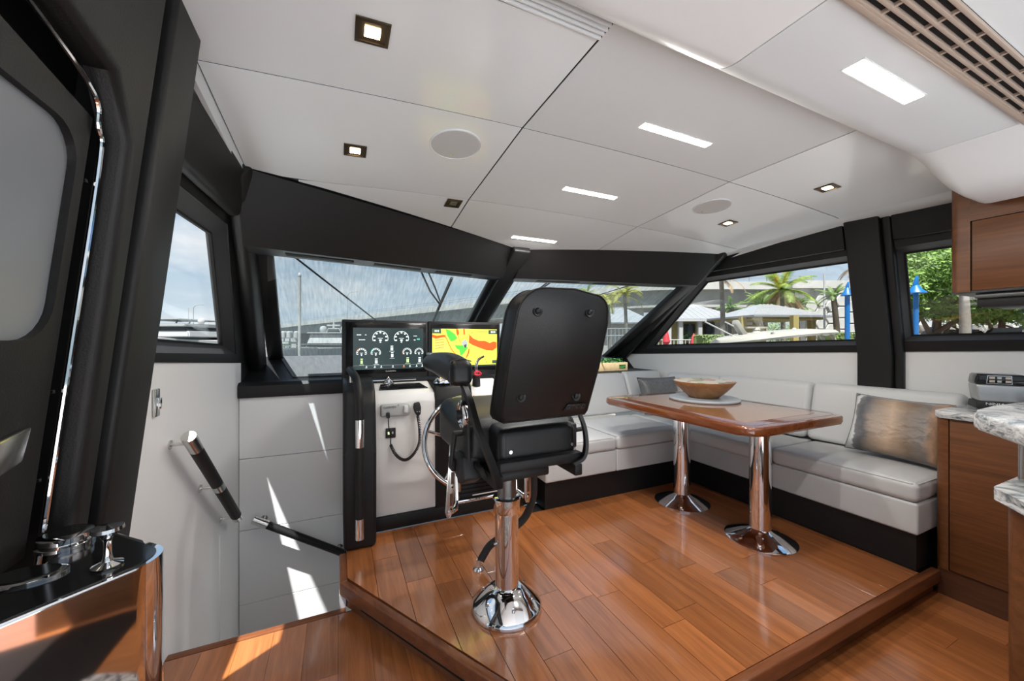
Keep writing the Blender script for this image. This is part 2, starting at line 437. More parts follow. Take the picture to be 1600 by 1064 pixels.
def side_window(fx, outer, inner, out_sign, fw=0.05, rec=0.045, pane='pane'):
    WN[0] += 1
    w = structE('window_%d' % WN[0], (fx(inner[0][0], inner[0][1]), inner[0][0], inner[0][1]))
    P = lambda pts, o=0.0: [(fx(y, z) + out_sign * o, y, z) for y, z in pts]
    bm = B(); ring(bm, P(outer), P(inner), 0.05, (out_sign, 0, 0)); obj('surround', bm, 'black_satin', w, ang=25)
    g = inset(inner, fw)
    bm = B(); ring(bm, P(inner, 0.004), P(g, rec), 0.02, (out_sign, 0, 0)); obj('window_frame', bm, 'dark_grey', w, ang=25)
    g2 = inset(inner, fw - 0.012)
    bm = B(); extr(bm, P(g2, rec + 0.012), (out_sign * 0.008, 0, 0)); obj('pane', bm, pane, w, ang=None)
    bm = B(); ring(bm, P(inset(inner, fw - 0.002), rec - 0.004), P(inset(inner, fw + 0.008), rec - 0.004), 0.012, (out_sign, 0, 0)); obj('gasket', bm, 'dark_recess', w, ang=None)
    return w
side_window(PWx, [(1.2, psill(1.2)), (3.32, psill(3.32)), (2.02, 1.99), (1.2, 2.05)],
            [(1.30, 1.175), (2.89, 1.115), (2.17, 1.745), (1.30, 1.745)], -1)
side_window(SWx, [(1.26, ssill(1.26)), (3.74, ssill(3.74)), (2.28, 2.0), (1.26, 2.08)],
            [(1.36, 1.17), (3.33, 1.105), (2.52, 1.795), (1.36, 1.795)], 1, fw=0.035)
side_window(SWx, [(-0.9, ssill(-0.9)), (1.26, ssill(1.26)), (1.26, 2.08), (-0.9, 2.08)],
            [(-0.7, 1.235), (1.20, 1.195), (1.20, 1.80), (-0.7, 1.80)], 1, fw=0.035)

# starboard white wall below the windows
ws = structE('wall_starboard', (3.4, 1.5, 0))
ys = [-0.9, 0.0, 1.4, 2.5, 3.8]
bm = B(); loft(bm, [[(SWx(y, 0) + 0.004, y, LOW) for y in ys], [(SWx(y, 0) + 0.004, y, ssill(y)) for y in ys]], 0.05, (1, 0, 0)); obj('wall_panel', bm, mat('wall_leather', (0.74, 0.74, 0.735), 0.45), ws)
# vertical pillar between the starboard windows
def pil(y0, y1, z0, z1, proud):
    bm = B()
    rows = []
    for z in (z0, 1.1, z1):
        rows.append([(SWx(y1, z) + 0.03, y1, z), (SWx(y1, z) - proud, y1, z), (SWx(y0, z) - proud, y0, z), (SWx(y0, z) + 0.03, y0, z)])
    vs = [[bm.verts.new(p) for p in r] for r in rows]
    for a, b in zip(vs, vs[1:]):
        for i in range(4): bm.faces.new((a[i], a[(i + 1) % 4], b[(i + 1) % 4], b[i]))
    bm.faces.new(vs[0][::-1]); bm.faces.new(vs[-1])
    es = [e for e in bm.edges if abs(e.verts[0].co.z - e.verts[1].co.z) > 0.1]
    bmesh.ops.bevel(bm, geom=es, offset=0.012, segments=3, affect='EDGES', profile=0.5)
    return bm
obj('window_pillar', pil(1.235, 1.415, 0.80, 2.085, 0.06), 'black_leather', ws)
obj('window_pillar', pil(1.19, 1.236, 0.80, 2.085, 0.03), 'black_satin', ws)
# header panels above the starboard windows
def header_panel(pts, fx, sgn, proud, parent, m='black_leather'):
    bm = B(); extr(bm, [(fx(y, z) - sgn * proud, y, z) for y, z in pts], (sgn * proud * 0.95, 0, 0), bev=0.008); return obj('header_panel', bm, m, parent)
header_panel([(1.43, 1.835), (2.50, 1.835), (2.22, 2.03), (1.43, 2.085)], SWx, 1, 0.035, ws)
header_panel([(-0.9, 1.845), (1.185, 1.845), (1.185, 2.085), (-0.9, 2.085)], SWx, 1, 0.035, ws)
# header box above the port window
bm = B()
hp = [(1.28, 1.775), (2.13, 1.775), (2.06, 1.955), (1.28, 2.01)]
extr(bm, [(PWx(y, z) + 0.055, y, z) for y, z in hp], (-0.052, 0, 0), bev=0.018, seg=4); obj('header_panel', bm, 'black_leather', wp)

# --- forward stair wall of white panels, with joints
wf = structE('wall_forward', (-0.25, 2.95, 0))
zs = [-1.7, -0.99, -0.515, -0.035, 0.43, 0.845]
for z0, z1 in zip(zs, zs[1:]):
    bm = B(); box(bm, PWx(2.95, 0) + 0.003, 0.16, 2.95, 2.975, z0 + 0.0015, z1 - 0.0015, 0.002, 1); obj('panel', bm, 'wall_white', wf)
bm = B(); box(bm, PWx(2.95, 0), 0.16, 2.972, 3.0, -1.7, 0.845); obj('backing', bm, 'dark_grey', wf)
# stairwell starboard side and treads below the helm
bm = B(); box(bm, 0.0, 0.03, 2.05, 2.34, -1.7, -0.06); struct('wall_stairwell', bm, 'wall_white')
st = structE('floor_stairs', (-0.3, 2.3, -1.7))
for k in range(4):
    bm = B(); box(bm, -0.70, 0.0, 2.05 + 0.22 * k, 2.29 + 0.22 * k, LOW - 0.30 - 0.28 * k, LOW - 0.27 - 0.28 * k, 0.005); obj('tread', bm, 'teak_trim_x', st)
bm = B(); box(bm, -0.8, 0.2, 2.04, 3.0, -1.72, -1.70); obj('landing', bm, 'wall_white', st)
bm = B(); box(bm, -0.70, 0.02, 2.03, 2.05, -1.7, LOW - 0.1); obj('riser', bm, 'wall_white', st)

# --- ceiling of separate panels
CX = 1.325
def cz(x, y):
    if y <= 1.4: b = 2.085
    elif y <= 2.11: b = 2.085 - 0.055 * (y - 1.4) / 0.71
    else: b = 2.03 - 0.095 * (y - 2.11) / 0.64
    return b - 0.02 * (x - CX) ** 2
def yfront(x): return 2.04 + (2.76 - 2.04) * (x + 0.38) / 1.705 if x < CX else 2.76 - (2.76 - 2.24) * (x - CX) / 1.70
ce = structE('ceiling', (CX, 1.4, 2.09))
def cpanel(x0, x1, y0, y1, m, nx=8, ny=6, ytop=None):
    bm = B(); g = 0.0036; rows = []
    for j in range(ny + 1):
        r = []
        for i in range(nx + 1):
            xx = x0 + g + (x1 - x0 - 2 * g) * i / nx
            yb = ytop(xx) if ytop else y1
            yy = y0 + g + (max(yb, y0 + 0.02) - y0 - 2 * g) * j / ny
            r.append((xx, yy, cz(xx, yy)))
        rows.append(r)
    loft(bm, rows, 0.003, (0, 0, 1))
    return obj('ceiling_panel', bm, m, ce, ang=30)
XS = [-0.385, 0.688, 1.962, 3.07]
YS = [0.80, 1.40, 2.11]
for i in range(3):
    mm = 'ceiling_fabric' if i == 1 else 'ceiling_white'
    for j in range(2):
        if i == 0 and j == 1:
            cpanel(XS[i], XS[i + 1], YS[j], YS[j + 1], mm, ytop=lambda x: min(2.11, yfront(x)))
        elif i == 0: cpanel(XS[i], XS[i + 1], 0.888, YS[1], mm); cpanel(XS[i], 0.12, 0.80, 0.888, mm)
        else: cpanel(XS[i], XS[i + 1], YS[j], YS[j + 1], mm)
cpanel(-0.185, XS[1], 2.11, 2.3, 'ceiling_white', ytop=lambda x: yfront(x))
cpanel(XS[1], XS[2], 2.11, 2.5, 'ceiling_fabric', nx=16, ytop=yfront)
cpanel(XS[2], XS[3], 2.11, 2.3, 'ceiling_white', ytop=yfront)
# backing above the joints, fascia lip along the port edge
bm = B(); loft(bm, [[(x, y, cz(x, y) + 0.04) for x in (-0.40, 0.2, 0.7, CX, 1.96, 2.5, 3.12)] for y in (0.78, 1.4, 2.11, 2.8)], 0.02, (0, 0, 1)); obj('backing', bm, 'dark_recess', ce)
bm = B(); loft(bm, [[(-0.385, y, cz(-0.385, y) + 0.004) for y in (0.3, 1.0, 1.4, 2.0)], [(-0.392, y, cz(-0.385, y) - 0.045) for y in (0.3, 1.0, 1.4, 2.0)]], 0.015, (-1, 0, 0)); obj('edge_lip', bm, 'ceiling_white', ce)
bm = B(); loft(bm, [[(3.07, y, cz(3.07, y) + 0.002) for y in (0.8, 1.2, 1.4, 1.8, 2.24)], [(3.12, y, cz(3.07, y) - 0.006) for y in (0.8, 1.2, 1.4, 1.8, 2.24)], [(SWx(y, 2.06) - 0.005, y, cz(3.07, y) - 0.03) for y in (0.8, 1.2, 1.4, 1.8, 2.24)]], 0.015, (0, 0, 1)); obj('edge_lip', bm, 'ceiling_white', ce)

# lowered soffit aft of the panels: fillet front, grey centre panel, white outer panels
def soff(x0, x1, m, yend=-1.0, zb=1.985, drop=0.0, name='soffit_panel'):
    bm = B(); pr = []
    for k in range(9):
        a = k / 8 * math.pi / 2
        pr.append((0.80 - 0.10 * (1 - math.cos(a)) - 0.0, 2.075 - (2.075 - zb) * math.sin(a)))
    pr = [(0.835, 2.079)] + pr + [(0.3, zb), (0.0, zb), (yend, zb)]
    loft(bm, [[(x0 + (x1 - x0) * t, y, z) for t in (0, 0.5, 1)] for y, z in pr], 0.01, (0, 0, 1)); return obj(name, bm, m, ce, ang=50)
soff(-0.6, 1.02, 'soffit_white'); soff(1.024, 2.24, 'ceiling_fabric')
# white outboard soffit over the galley dips to a lower box
def sprof(zb):
    return [(0.835, 2.079)] + [(0.80 - 0.10 * (1 - math.cos(k / 8 * math.pi / 2)), 2.075 - (2.075 - zb) * math.sin(k / 8 * math.pi / 2)) for k in range(9)] + [(0.6, zb), (0.3, zb), (-1.0, zb)]
cols = [(2.244, 1.985), (2.32, 1.972), (2.42, 1.94), (2.52, 1.90), (2.60, 1.876), (2.70, 1.868), (2.88, 1.868)]
bm = B(); pf = [sprof(z) for x, z in cols]
loft(bm, [[(cols[i][0], pf[i][k][0], pf[i][k][1]) for i in range(len(cols))] for k in range(len(pf[0]))], 0.01, (0, 0, 1)); obj('soffit_panel', bm, 'soffit_white', ce, ang=50)
bm = B(); box(bm, -0.95, 3.5, -1.0, 0.9, 2.10, 2.14); obj('backing', bm, 'dark_recess', ce)

# --- windscreen: header, centre mullion, corner pillars, glass with sun mesh
hd = structE('trim_8', (CX, 2.7, 1.9))
def header(tp, bt, name='windscreen_header'):
    bm = B(); n = 10; rows = [[], [], [], []]
    for i in range(n + 1):
        t = i / n; a = Vector(tp[0]).lerp(Vector(tp[1]), t); b = Vector(bt[0]).lerp(Vector(bt[1]), t)
        rows[0].append(a); rows[1].append(a.lerp(b, 0.5) + Vector((0, -0.01, 0))); rows[2].append(b); rows[3].append(b + Vector((0, 0.18, 0.0)))
    loft(bm, rows, 0.02, (0, 0.5, 0.85)); return obj(name, bm, 'black_leather', hd, ang=30)
header([(-0.40, 2.035, 1.975), (1.27, 2.735, 1.95)], [(-0.42, 2.18, 1.655), (1.27, 2.95, 1.735)])
header([(1.38, 2.735, 1.95), (3.06, 2.225, 1.995)], [(1.38, 2.95, 1.735), (2.96, 2.42, 1.70)])
def beam(p0, p1, side, w, up, h, bev=0.015):
    p0, p1, side = Vector(p0), Vector(p1), Vector(side).normalized(); up = Vector(up).normalized()
    q = [side * (-w / 2) - up * (h / 2), side * (w / 2) - up * (h / 2), side * (w / 2) + up * (h / 2), side * (-w / 2) + up * (h / 2)]
    bm = B(); poly(bm, [p0 + v for v in q], [p1 + v for v in q])
    bmesh.ops.bevel(bm, geom=list(bm.edges), offset=bev, segments=3, affect='EDGES', profile=0.5); return bm
def normal_of(p0, p1, side):
    return (Vector(p1) - Vector(p0)).cross(Vector(side)).normalized()
a, b = (CX, 2.70, 1.935), (CX, 4.35, 1.05)
obj('centre_mullion', beam(a, b, (1, 0, 0), 0.15, normal_of(a, b, (1, 0, 0)), 0.07), 'black_leather', hd)
obj('centre_mullion', beam((CX, 3.06, 1.78), (CX, 4.45, 1.04), (1, 0, 0), 0.24, normal_of(a, b, (1, 0, 0)), 0.05), 'black_satin', hd)
# port corner pillar
a, b = (-0.415, 2.02, 1.965), (-0.555, 3.36, 0.94)
sd = Vector((0.90, -0.35, -0.15)).normalized()
obj('corner_pillar', beam(a, b, sd, 0.10, normal_of(a, b, sd), 0.12, 0.025), 'black_leather', hd)
a, b = (-0.36, 2.14, 1.88), (-0.45, 3.50, 1.0)
obj('corner_pillar', beam(a, b, (1, 0.1, 0), 0.10, normal_of(a, b, (1, 0, 0)), 0.04, 0.008), 'black_satin', hd)
# starboard corner pillar
a, b = (3.05, 2.23, 2.0), (3.17, 3.80, 0.92)
sd = Vector((0.90, 0.40, 0.1)).normalized()
obj('corner_pillar', beam(a, b, sd, 0.12, normal_of(a, b, sd), 0.12, 0.03), 'black_leather', hd)
a, b = (2.95, 2.40, 1.79), (3.05, 3.85, 0.97)
obj('corner_pillar', beam(a, b, (1, -0.2, 0), 0.12, normal_of(a, b, (1, 0, 0)), 0.05, 0.01), 'black_satin', hd)
# demister vents in the header's underside
for (p, q) in (((-0.26, 2.27), (0.08, 2.42)), ((0.20, 2.475), (0.52, 2.62)), ((0.64, 2.675), (0.96, 2.82)), ((1.60, 2.885), (1.95, 2.775)), ((2.10, 2.73), (2.45, 2.61))):
    t0 = (p[0] + 0.42) / 1.69; zz = 1.655 + 0.08 * t0 if p[0] < CX else 1.735 - 0.035 * (p[0] - 1.38) / 1.58
    dv = Vector((q[0] - p[0], q[1] - p[1], 0.0)).normalized()
    c0 = Vector((p[0], p[1] + 0.04, zz - 0.0)); c1 = Vector((q[0], q[1] + 0.04, zz + 0.014 * (1 if p[0] < CX else -0.6)))
    bm = B(); w = Vector((0, 0.06, 0.0)); d = Vector((0, 0.0, -0.003))
    poly(bm, [c0 + d, c1 + d, c1 + w + d, c0 + w + d], [c0 + Vector((0, 0, 0.01)), c1 + Vector((0, 0, 0.01)), c1 + w + Vector((0, 0, 0.01)), c0 + w + Vector((0, 0, 0.01))])
    obj('air_vent', bm, 'dark_recess', hd)
WG = [((-0.34, 2.30, 1.71), (-0.50, 3.52, 1.0), (CX, 4.40, 1.0), (CX, 3.10, 1.765)), ((CX, 3.10, 1.765), (CX, 4.40, 1.0), (3.14, 3.90, 0.98), (2.96, 2.50, 1.735))]
for k, q in enumerate(WG):
    w = structE('window_%d' % (4 + k), q[1])
    up = (Vector(q[1]) - Vector(q[0])).cross(Vector(q[3]) - Vector(q[0])).normalized()
    if up.z < 0: up = -up
    bm = B(); extr(bm, q, up * 0.008); obj('pane', bm, 'pane', w, ang=None)
    bm = B(); bm.faces.new([bm.verts.new(Vector(p) + up * 0.03) for p in q]); obj('sun_mesh', bm, 'sun_mesh', w, ang=None)

# --- port side doorway close to the camera: leaning pillar, recessed panel with opening, door
def LX(z, rec=0.0): return -0.345 - 0.111 * (2.06 - z) - rec
dw = structE('wall_doorway', (-0.45, 1.2, 0.71))
def slab(yz, rec, th, m, name, bev=0.0, seg=3, parent=dw):
    bm = B(); extr(bm, [(LX(z, rec), y, z) for y, z in yz], (-th, 0, 0), bev=bev, seg=seg); return obj(name, bm, m, parent, ang=30)
slab([(1.16, 0.58), (1.32, 0.58), (1.32, 2.075), (1.155, 2.075)], 0.0, 0.16, 'black_leather', 'pillar', 0.012)
slab([(1.10, 0.58), (1.17, 0.58), (1.17, 2.075), (1.10, 2.075)], 0.035, 0.12, 'dark_recess', 'groove')
# panel with the doorway opening (frame ring, chamfered corner)
op = [(0.2, 0.58), (1.068, 0.58), (1.068, 1.62), (0.985, 1.72), (0.2, 1.80)]
ot = [(0.2, 0.575), (1.118, 0.575), (1.118, 2.0), (1.118, 2.075), (0.2, 2.075)]
bm = B(); P = lambda pts, r: [(LX(z, r), y, z) for y, z in pts]
A_, B_ = P(ot, 0.008), P(op, 0.008)
for o_ in (0.0,):
    f = [bm.verts.new(p) for p in A_]; g = [bm.verts.new(p) for p in B_]
    f2 = [bm.verts.new(Vector(p) + Vector((-0.05, 0, 0))) for p in A_]; g2 = [bm.verts.new(Vector(p) + Vector((-0.05, 0, 0))) for p in B_]
    for i in (1, 2, 3):
        j = i + 1
        bm.faces.new((f[i], f[j], g[j], g[i])); bm.faces.new((f2[j], f2[i], g2[i], g2[j])); bm.faces.new((g[i], g[j], g2[j], g2[i])); bm.faces.new((f[j], f[i], f2[i], f2[j]))
es = [e for e in bm.edges if (e.verts[0] in g and e.verts[1] in g)]
bmesh.ops.bevel(bm, geom=es, offset=0.018, segments=4, affect='EDGES', profile=0.5)
obj('opening_surround', bm, 'black_leather', dw, ang=40)
# polished strip along the opening
sp = catmull([(LX(z, 0.044), y, z) for y, z in [(1.052, 0.60), (1.052, 1.2), (1.050, 1.56), (1.030, 1.625), (0.970, 1.69), (0.6, 1.745), (0.2, 1.785)]], 6)
bm = B(); tube(bm, sp, 0.0045, 8); obj('polished_strip', bm, 'chrome', dw)
bm = B(); extr(bm, [(LX(z, 0.12), y, z) for y, z in [(0.1, 0.0), (1.2, 0.0), (1.2, 2.08), (0.1, 2.08)]], (-0.02, 0, 0)); obj('outer_skin', bm, 'black_satin', dw)
# ------------------------------------------------------------------ chrome console by the door
con = thing('console', 'mirror-polished steel console with rounded corner beside the black port doorway', 'console', (-0.40, 0.9, LOW))
cp = []
def arc(cx, cy, r, a0, a1, n=8): return [(cx + r * math.cos(R(a0 + (a1 - a0) * k / n)), cy + r * math.sin(R(a0 + (a1 - a0) * k / n))) for k in range(n + 1)]
# rounded corner between the face (running 41 degrees) and the forward side
CZT = 0.80
cp = [(-0.495, 0.728)] + arc(-0.3616, 0.92, 0.0576, -49, 42, 10) + [(-0.445, 1.085), (-0.478, 1.06)]
bm = B(); prof_z(bm, cp, LOW + 0.001, CZT)
top = [e for e in bm.edges if all(abs(v.co.z - CZT) < 1e-5 for v in e.verts)]
bmesh.ops.bevel(bm, geom=top, offset=0.005, segments=3, affect='EDGES', profile=0.5)
obj('body', bm, 'chrome', con, ang=30)
bm = B(); cp2 = [(-0.490, 0.745)] + arc(-0.3636, 0.92, 0.0496, -49, 42, 10) + [(-0.445, 1.072), (-0.470, 1.055)]
prof_z(bm, cp2, CZT - 0.0005, CZT + 0.0012); obj('top_plate', bm, 'black_gloss', con)
def on_top(u, v):
    p = at(u, v, (CAMZ - CZT) * FPX / (v - 532)); p.z = CZT + 0.0014; return p
c = on_top(168, 886)
k = thing('latch_knob', 'small chrome double-flange knob standing on the polished steel console', 'knob', c)
bm = B(); lathe(bm, c, [(0.020, 0.0), (0.021, 0.004), (0.008, 0.010), (0.0055, 0.022), (0.0055, 0.045), (0.010, 0.055), (0.022, 0.064), (0.021, 0.070), (0.0, 0.073)], 28); obj('stem', bm, 'chrome', k)
c = on_top(103, 852)
k = thing('filler_cap', 'low round chrome cap on the polished steel console', 'cap', c)
bm = B(); lathe(bm, c, [(0.040, 0.0), (0.040, 0.006), (0.034, 0.009), (0.038, 0.012), (0.038, 0.022), (0.030, 0.026), (0.0, 0.026)], 36); obj('cap', bm, 'chrome', k)
bm = B(); lathe(bm, c + Vector((0, 0, 0.0255)), [(0.029, 0), (0.029, 0.0015), (0, 0.0015)], 30); obj('cap_face', bm, 'black_gloss', k)
c = on_top(40, 905)
k = thing('pop_up_cleat', 'flat black oval pop-up cleat with chrome rim set in the console top', 'cleat', c)
bm = B(); lathe(bm, c, [(0.052, 0), (0.052, 0.004), (0.046, 0.006), (0.0, 0.006)], 36, ell=(1, 0.6)); obj('rim', bm, 'chrome', k)
bm = B(); lathe(bm, c + Vector((0, 0, 0.0058)), [(0.042, 0), (0.042, 0.003), (0, 0.003)], 36, ell=(1, 0.6)); obj('lid', bm, 'black_gloss', k)
bm = B(); prof_z(bm, [(-0.30, 0.70), (0.10, 0.98), (0.85, 0.45), (0.98, 0.10), (0.80, -0.12), (0.42, -0.16), (0.0, 0.02), (-0.2, 0.3)], LOW + 0.0005, LOW + 0.012, bev=0.003)  # unseen mat, added so the console mirrors a marbled patch
mat('reflection_mottled', (0.40, 0.36, 0.33), 0.9)
mm_ = MATS['reflection_mottled']; n_ = mm_.node_tree.nodes; l_ = mm_.node_tree.links
tz = n_.new('ShaderNodeTexNoise'); tz.inputs['Scale'].default_value = 26; tz.inputs['Detail'].default_value = 5; tz.inputs['Distortion'].default_value = 1.5
rz = n_.new('ShaderNodeValToRGB'); rz.color_ramp.elements[0].position = 0.42; rz.color_ramp.elements[1].position = 0.56; rz.color_ramp.elements[0].color = (0.03, 0.03, 0.035, 1); rz.color_ramp.elements[1].color = (0.55, 0.47, 0.42, 1)
tx = n_.new('ShaderNodeTexCoord'); l_.new(tx.outputs['Object'], tz.inputs['Vector']); l_.new(tz.outputs['Fac'], rz.inputs['Fac']); l_.new(rz.outputs[0], n_['Principled BSDF'].inputs['Base Color'])
tag(obj('reflection_mat', bm, 'reflection_mottled', None, origin=(0.2, 0.6, LOW)), 'unseen mottled beige and black mat added for the reflection in the polished steel console', 'mat')
bm = B(); prof_z(bm, [(-0.2, 0.05), (0.0, 0.01), (0.42, -0.172), (0.805, -0.132), (0.992, 0.10), (1.5, 0.10), (1.5, -0.93), (-0.2, -0.93)], LOW + 0.0005, LOW + 0.010, bev=0.003)  # unseen runner, added so the console mirrors dark brown
tag(obj('reflection_runner', bm, mat('reflection_brown', (0.010, 0.006, 0.0045), 0.95, spec=0.2), None, origin=(0.8, 0.0, LOW)), 'unseen dark brown runner mat added to darken the reflection in the polished steel console', 'mat')

# the port door itself, black leather with a rounded pane
d1 = structE('door_1', (-0.52, 0.7, 0.72))
def rrect(y0, y1, z0, z1, r, n=6):
    p = []
    for cy, cz_, a in ((y1 - r, z0 + r, -90), (y1 - r, z1 - r, 0), (y0 + r, z1 - r, 90), (y0 + r, z0 + r, 180)): p += arc(cy, cz_, r, a, a + 90, n)
    return p
hi = rrect(0.30, 1.006, 1.20, 1.60, 0.07)
ho = []
for y_, z_ in hi: ho.append((max(0.2, min(1.032, 0.65 + (y_ - 0.65) * 3)), max(0.79, min(1.735, 1.4 + (z_ - 1.4) * 4))))
ho = [(y_, min(z_, 1.735 - max(0, y_ - 0.955) * 1.2)) for y_, z_ in ho]
bm = B(); ring(bm, [(LX(z, 0.055), y, z) for y, z in ho], [(LX(z, 0.055), y, z) for y, z in hi], 0.04, (-1, 0, 0)); obj('door_leaf', bm, 'black_leather', d1)
mat('tinted_pane', (0.20, 0.215, 0.235), 0.28, spec=0.8)
bm = B(); extr(bm, [(LX(z, 0.068), y, z) for y, z in rrect(0.29, 1.012, 1.195, 1.605, 0.07)], (-0.006, 0, 0)); obj('pane', bm, 'tinted_pane', d1)
bm = B(); extr(bm, [(LX(z, 0.054), y, z) for y, z in [(0.86, 0.955), (0.972, 0.985), (0.982, 1.045), (0.86, 1.025)]], (0.008, 0, 0), bev=0.004); obj('handle_plate', bm, 'steel', d1)
for z in (1.52, 1.10, 0.93):
    bm = B(); cyl(bm, (LX(z, 0.07), 1.043, z), (LX(z, 0.055), 1.043, z), 0.004, n=10); obj('screw', bm, 'steel', d1)
bm = B(); tube(bm, catmull([(LX(0.72, 0.08), 0.975, 0.705), (LX(0.77, 0.08), 0.975, 0.775), (LX(0.79, 0.08), 1.0, 0.80), (LX(0.80, 0.08), 1.04, 0.815)], 5), 0.011, 10); obj('latch', bm, 'chrome', d1)

# wall latch on the port wall
y = 1.935; bm = B(); box(bm, PWx(y, 0), PWx(y, 0) + 0.012, y - 0.02, y + 0.02, 0.90, 1.01, 0.004); lk = tag(obj('door_latch', bm, 'steel', origin=(PWx(y, 0), y, 0.90)), 'small bright metal door latch plate high on the white port wall', 'latch')
bm = B(); box(bm, PWx(y, 0) + 0.01, PWx(y, 0) + 0.022, y - 0.01, y + 0.01, 0.93, 0.975, 0.003); obj('keeper', bm, 'chrome', lk)

# handrails
def handrail(name, label, pts, r, ends, brackets, wallv):
    t = thing(name, label, 'handrail', pts[0])
    pts = [Vector(p) for p in pts]; d = (pts[1] - pts[0]).normalized(); L = (pts[1] - pts[0]).length
    segs = ends
    for a, b, m, rr in segs:
        bm = B(); tube(bm, [pts[0] + d * L * a, pts[0] + d * L * b], rr, 20); bmesh.ops.bevel(bm, geom=[e for e in bm.edges if len(e.link_faces) == 2 and any(len(f.verts) > 6 for f in e.link_faces)], offset=0.002, segments=2, affect='EDGES'); obj('grip' if m == 'black_leather' else 'ferrule', bm, m, t)
    for bfr in brackets:
        p = pts[0] + d * L * bfr; q = p + Vector(wallv)
        bm = B(); tube(bm, [p, q], 0.007, 10); tube(bm, [q, q - Vector(wallv).normalized() * 0.006], 0.020, 16); obj('bracket', bm, 'steel', t)
    return t
y0, y1 = 2.02, 2.66
handrail('handrail', 'dark leather-wrapped handrail with steel ends sloping down the white port wall',
         [(PWx(y0, 0) + 0.075, y0, 0.795), (PWx(y1, 0) + 0.075, y1, 0.165)], 0.026,
         [(0.0, 0.12, 'steel', 0.027), (0.12, 0.50, 'black_leather', 0.026), (0.50, 0.56, 'steel', 0.0265), (0.56, 0.95, 'black_leather', 0.026), (0.95, 1.0, 'steel', 0.025)], [0.06, 0.53, 0.965], (-0.077, 0, 0))
handrail('handrail', 'dark leather-wrapped handrail running down the forward stairwell wall to the teak platform',
         [(-0.50, 2.875, 0.06), (0.06, 2.875, -0.30)], 0.024,
         [(0.0, 0.14, 'steel', 0.025), (0.14, 1.0, 'black_leather', 0.024)], [0.09, 0.9], (0, 0.076, 0))

# ------------------------------------------------------------------ dashboard under the windscreen
db = thing('dashboard', 'black padded dashboard under the windscreen with grey mesh inset', 'dashboard', (0.3, 3.1, 0.85))
bm = B(); xa = [-0.60, 0.0, 0.6, 1.325]
yw = lambda x: 3.47 + 0.88 * (x + 0.5) / 1.825
loft(bm, [[(x, 2.925, 0.845) for x in xa], [(x, 2.925, 0.905) for x in xa], [(x, 2.945, 0.925) for x in xa], [(x, 3.06, 0.93) for x in xa], [(x, min(3.42, yw(x)), 1.075) for x in xa], [(x, yw(x), 1.06) for x in xa]], 0.02, (0, 0.3, -0.9)); obj('pad', bm, 'black_leather', db, ang=40)
bm = B()
def dz(y): return 0.93 + (y - 3.06) / 0.36 * 0.145 + 0.003
extr(bm, [(-0.30, 3.08, dz(3.08)), (0.6, 3.08, dz(3.08)), (0.6, 3.415, dz(3.415)), (-0.42, 3.415, dz(3.415))], (0, 0, 0.003)); obj('mesh_inset', bm, 'dash_mesh', db)
bm = B(); box(bm, -0.60, 0.12, 2.926, 2.95, 0.842, 0.850); obj('edge_trim', bm, 'black_satin', db)
# starboard half behind the seats
bm = B(); xb = [1.33, 2.0, 2.6, 3.22]
yw2 = lambda x: 4.38 - 0.50 * (x - 1.325) / 1.8
loft(bm, [[(x, 3.13, 0.70) for x in xb], [(x, 3.14, 0.858) for x in xb], [(x, 3.16, 0.868) for x in xb], [(x, 3.50, 0.872) for x in xb], [(x, 3.62, 0.99) for x in xb], [(x, yw2(x), 1.005) for x in xb]], 0.02, (0, 0.3, -0.9)); obj('ledge', bm, 'black_leather', db, ang=40)

# ------------------------------------------------------------------ helm console
hc = thing('helm_console', 'white helm console with black side pilaster and black wheel panel', 'helm console', (0.6, 2.6, 0))
bm = B(); prof_x(bm, [(2.33, 0.002), (2.345, 0.55), (2.37, 0.83), (2.41, 0.905), (2.50, 0.945), (2.70, 0.955), (2.93, 0.95), (2.93, 0.002)], 0.022, 0.198, bev=0.022, seg=4); obj('side_pilaster', bm, 'black_leather', hc, ang=40)
bm = B(); prof_x(bm, [(2.515, 0.085), (2.525, 0.80), (2.545, 0.85), (2.60, 0.872), (2.76, 0.905), (2.93, 0.905), (2.93, 0.085)], 0.20, 0.588, bev=0.006); obj('face_panel', bm, 'gelcoat', hc, ang=40)
bm = B(); prof_x(bm, [(2.50, 0.06), (2.505, 0.80), (2.53, 0.885), (2.60, 0.905), (2.76, 0.915), (2.93, 0.915), (2.93, 0.06)], 0.59, 0.845, bev=0.01); obj('wheel_panel', bm, 'black_leather', hc, ang=40)
bm = B(); prof_x(bm, [(2.515, 0.085), (2.525, 0.80), (2.545, 0.85), (2.60, 0.872), (2.76, 0.905), (2.93, 0.905), (2.93, 0.085)], 0.847, 1.10, bev=0.006); obj('face_panel', bm, 'gelcoat', hc, ang=40)
bm = B(); prof_x(bm, [(2.45, 0.002), (2.46, 0.80), (2.50, 0.885), (2.60, 0.905), (2.93, 0.915), (2.93, 0.002)], 1.102, 1.315, bev=0.015); obj('side_pilaster', bm, 'black_leather', hc, ang=40)
bm = B(); box(bm, 0.20, 1.10, 2.495, 2.93, 0.002, 0.084, 0.003); obj('toe_kick', bm, 'black_satin', hc)
bm = B(); s_ = (0.905 - 0.872) / 0.16
extr(bm, [(0.235, 2.60, 0.8735), (0.555, 2.60, 0.8735), (0.52, 2.715, 0.8735 + 0.115 * s_), (0.255, 2.715, 0.8735 + 0.115 * s_)], (0, 0, 0.004), bev=0.002); obj('tray_rim', bm, 'black_gloss', hc)
extr(bm := B(), [(0.275, 2.617, 0.882), (0.515, 2.617, 0.882), (0.49, 2.70, 0.899), (0.29, 2.70, 0.899)], (0, 0, 0.002)); obj('tray_lid', bm, 'pane_dark' if False else 'black_gloss', hc)
